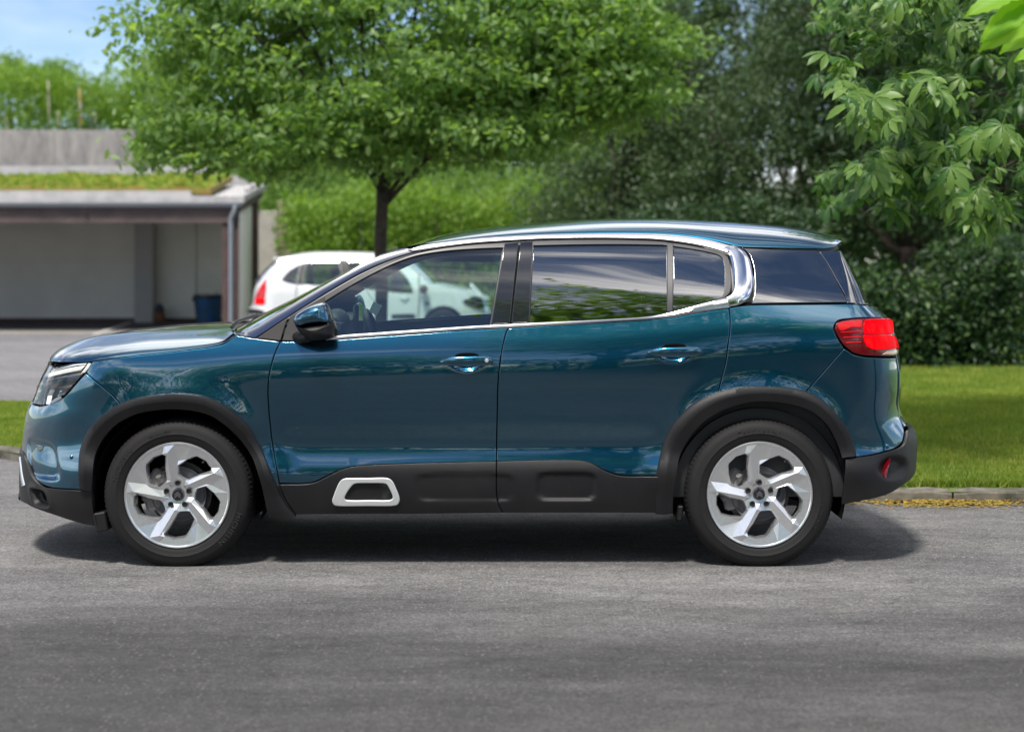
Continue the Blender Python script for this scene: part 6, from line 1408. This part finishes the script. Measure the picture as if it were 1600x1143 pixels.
def palm_xf(r, cam_bias=.5):
    """random orientation: leaf blade faces up and a little towards the lane"""
    n = Vector((r.gauss(0, .38), -cam_bias+r.gauss(0, .35), .75)).normalized(); f = Vector((r.gauss(0, 1), -.5+r.gauss(0, .8), -.35)); f = (f-n*f.dot(n)).normalized(); s_ = n.cross(f)
    return Matrix((f, s_, n)).transposed()
def chestnut(name, label, loc, spots, nobj, size, mat, seed, limbs, trunk=None, cam_bias=.5):
    t = tag(empty(name, loc), label, 'tree'); r = random.Random(seed); o = Vector(loc)
    if trunk: m = MB(); m.tube([(0, 0, -.1), (.05, 0, 1.2), (0, .05, trunk[1])], [trunk[0]*1.3, trunk[0], trunk[0]*.8], 12); m.build('trunk', 'bark', t, True)
    for i, (pts, rr_) in enumerate(limbs):
        P = crv(np.array(pts)-np.array(o), .15); m = MB(); m.tube([tuple(p) for p in P], list(np.linspace(rr_, rr_*.25, len(P))), 7); m.build('limb', 'bark', t, True)
    protos = []
    for k in range(6): V, T = palmate(r, 1., 7 if k % 3 else 5); protos.append((V, T))
    meshes = []
    spots = sorted(spots, key=lambda p: p[1]-CY)
    VV, TT, nb = [], [], 0
    pm_ = [fastmesh('leaf', V, T, mat, link=False) for V, T in protos]
    for i, p in enumerate(spots):
        k = r.randrange(6); Mx = palm_xf(r, cam_bias); s_ = size*r.uniform(.65, 1.15); q = Vector(p)-o
        if i < nobj:
            ob = bpy.data.objects.new('leaf', pm_[k].data); COL.objects.link(ob); ob.parent = t; ob.matrix_local = Matrix.Translation(q) @ Mx.to_4x4() @ Matrix.Scale(s_, 4)
        else:
            V, T = protos[k]; A = np.array(Mx)*s_; VV.append(V@A.T+np.array(q)); TT.append(T+nb); nb += len(V)
    for ob in pm_: bpy.data.objects.remove(ob)
    if VV: ob = fastmesh('foliage', np.vstack(VV), np.vstack(TT), mat, t); ob['kind'] = 'stuff'
    return t
rc_ = random.Random(90); spots = []
cl = []
sprays = []
while len(sprays) < 150:
    px_, py_ = rc_.uniform(1255, 1800), rc_.uniform(-140, 345); d_ = rc_.uniform(11.3, 15.5)
    lf = np.interp(py_, [-140, 0, 60, 110, 180, 240, 300, 345], [1290, 1300, 1345, 1335, 1325, 1285, 1290, 1380]); bt = np.interp(px_, [1255, 1300, 1360, 1450, 1540, 1600, 1800], [290, 325, 335, 338, 345, 300, 260])
    hole = (1500 < px_ < 1600 and 178 < py_ < 200) or (1400 < px_ < 1480 and 150 < py_ < 175)
    if px_ > lf and py_ < bt-10 and not hole and all(math.hypot(px_-q[0], (py_-q[1])*1.6) > 18 for q in sprays): sprays.append((px_, py_, d_))
for px_, py_, d_ in sprays:
    for _ in range(rc_.randrange(2, 4)): cl.append((px_+rc_.gauss(0, 16), py_+rc_.gauss(0, 9), d_+rc_.gauss(0, .25)))
for px_, py_, d_ in cl:
    for _ in range(rc_.randrange(4, 8)):
        p = W3(px_+rc_.gauss(0, 17), py_+rc_.gauss(0, 11), d_+rc_.gauss(0, .2)); spots.append(p)
lim = []
for (a_, b_, c_, rr_) in (((1850, 120, 14), (1600, 110, 13.2), (1390, 175, 12.6), .020), ((1850, 60, 14.5), (1560, 30, 13.5), (1380, 60, 13), .018), ((1850, 220, 13.8), (1600, 195, 13), (1420, 265, 12.2), .018), ((1850, 200, 13.5), (1650, 230, 12.6), (1480, 300, 11.9), .022), ((1850, 100, 15), (1560, 150, 14.2), (1340, 260, 13.4), .028)):
    lim.append(([W3(*a_), W3(*b_), W3(*c_)], rr_))
chestnut('chestnut_tree', 'horse chestnut spreading palmate leaves over the lawn behind the tail', (W3(1850, 0, 14.2)[0], CY+14.2, 0), spots, 300, .16, 'leaf_chestnut', 91, lim, (.2, 4.6))
# sunlit spray close to the lens, top corner: serrated single leaves on a twig
def bigleaf(n=11, serr=.035):
    V = []; T = []
    for i in range(n+1):
        f = i/n; w = .24*math.sin(math.pi*min(1, f**.8*.98+.02))**.9*(1 if i % 2 else 1-serr*4); dz = -.16*f*f
        V += [(f, w, dz+.05), (f, w*.5, dz+.035), (f, 0, dz), (f, -w*.5, dz+.035), (f, -w, dz+.05)]
    for i in range(n):
        for k in range(4): a_ = i*5+k; T.append((a_, a_+5, a_+6)); T.append((a_, a_+6, a_+1))
    V += [(-.35, .006, .10), (-.35, -.006, .10), (0, -.006, 0), (0, .006, 0)]; b = len(V)-4; T += [(b, b+1, b+2), (b, b+2, b+3)]
    return np.array(V), np.array(T)
xx = W3(2700, 0, 7)[0]; ov_ = tag(empty('overhanging_tree', (xx, CY+7, 0)), 'tree reaching a spray of sunlit lime green leaves into the top corner', 'tree')
MB().tube([(0, 0, -.1), (.05, 0, 1.2), (0, .05, 4.3)], [.16, .13, .10], 12).build('trunk', 'bark', ov_, True)
P = crv(np.array([(xx, CY+7, 4.2), W3(2100, -120, 6.9), W3(1760, -70, 6.6), W3(1600, -40, 6.4)])-np.array(ov_.location), .15); MB().tube([tuple(p) for p in P], list(np.linspace(.04, .005, len(P))), 7).build('limb', 'bark', ov_, True)
Vb, Tb = bigleaf(); blm = fastmesh('leaf', Vb, Tb, 'leaf_sunlit', link=False); rn = random.Random(95)
for px_, py_, d_, ang, s_ in ((1590, -12, 6.4, 200, .20), (1615, 2, 6.5, 214, .24), (1640, 12, 6.45, 208, .29), (1655, 30, 6.6, 206, .25), (1668, 58, 6.7, 200, .21), (1640, -30, 6.5, 196, .25)):
    f = Vector((math.cos(R(ang)), rn.uniform(-.25, .1), math.sin(R(ang)))).normalized(); nn_ = Vector((.15, -.72, .68)); nn_ = (nn_-f*nn_.dot(f)).normalized(); s2 = nn_.cross(f)
    ob = bpy.data.objects.new('leaf', blm.data); COL.objects.link(ob); ob.parent = ov_; ob.matrix_local = Matrix.Translation(Vector(W3(px_, py_, d_))-Vector(ov_.location)) @ Matrix((f, s2, nn_)).transposed().to_4x4() @ Matrix.Scale(s_, 4)
bpy.data.objects.remove(blm)
# trees on the near side of the lane (seen in the paint and the windows, and shading the asphalt)
for i, (x, y, h, w, n_) in enumerate(((-9.5, -17.5, 9.0, 3.6, 9000), (-3.6, -19, 8.0, 3.4, 9000), (1.1, -12.2, 15.8, 1.9, 12000), (3.6, -12.6, 13.2, 1.0, 7000), (15, -22, 9, 4, 7000), (-17, -20, 9, 4, 7000))):
    tree('lane_tree', 'leafy tree on the near verge facing '+['the headlight of the blue car', 'the front door of the blue car', 'the rear door of the blue car', 'the tail light of the blue car', 'the lawn behind the blue car', 'the grass strip before the blue car'][i], (x, y, 0), .16, 2.2, [((x, y, h*.6), (w, w*.8, h*.38)), ((x+.6, y, h*.42), (w*.8, w*.7, h*.25))], 300, n_, .22, 'leaf_mid', 130+i, nlimb=8, rad=.5, group='trees on the near verge', ratio=.6)

hedge('reflection_hedge', 'unseen long hedge added to darken the reflections in the parked blue car', -16, 16, -12.6, -11.6, 0, 2.3, 26000, .16, 'leaf_dark', 170, ratio=.6)  # unseen hedge, added to darken the horizon band mirrored in the car paint
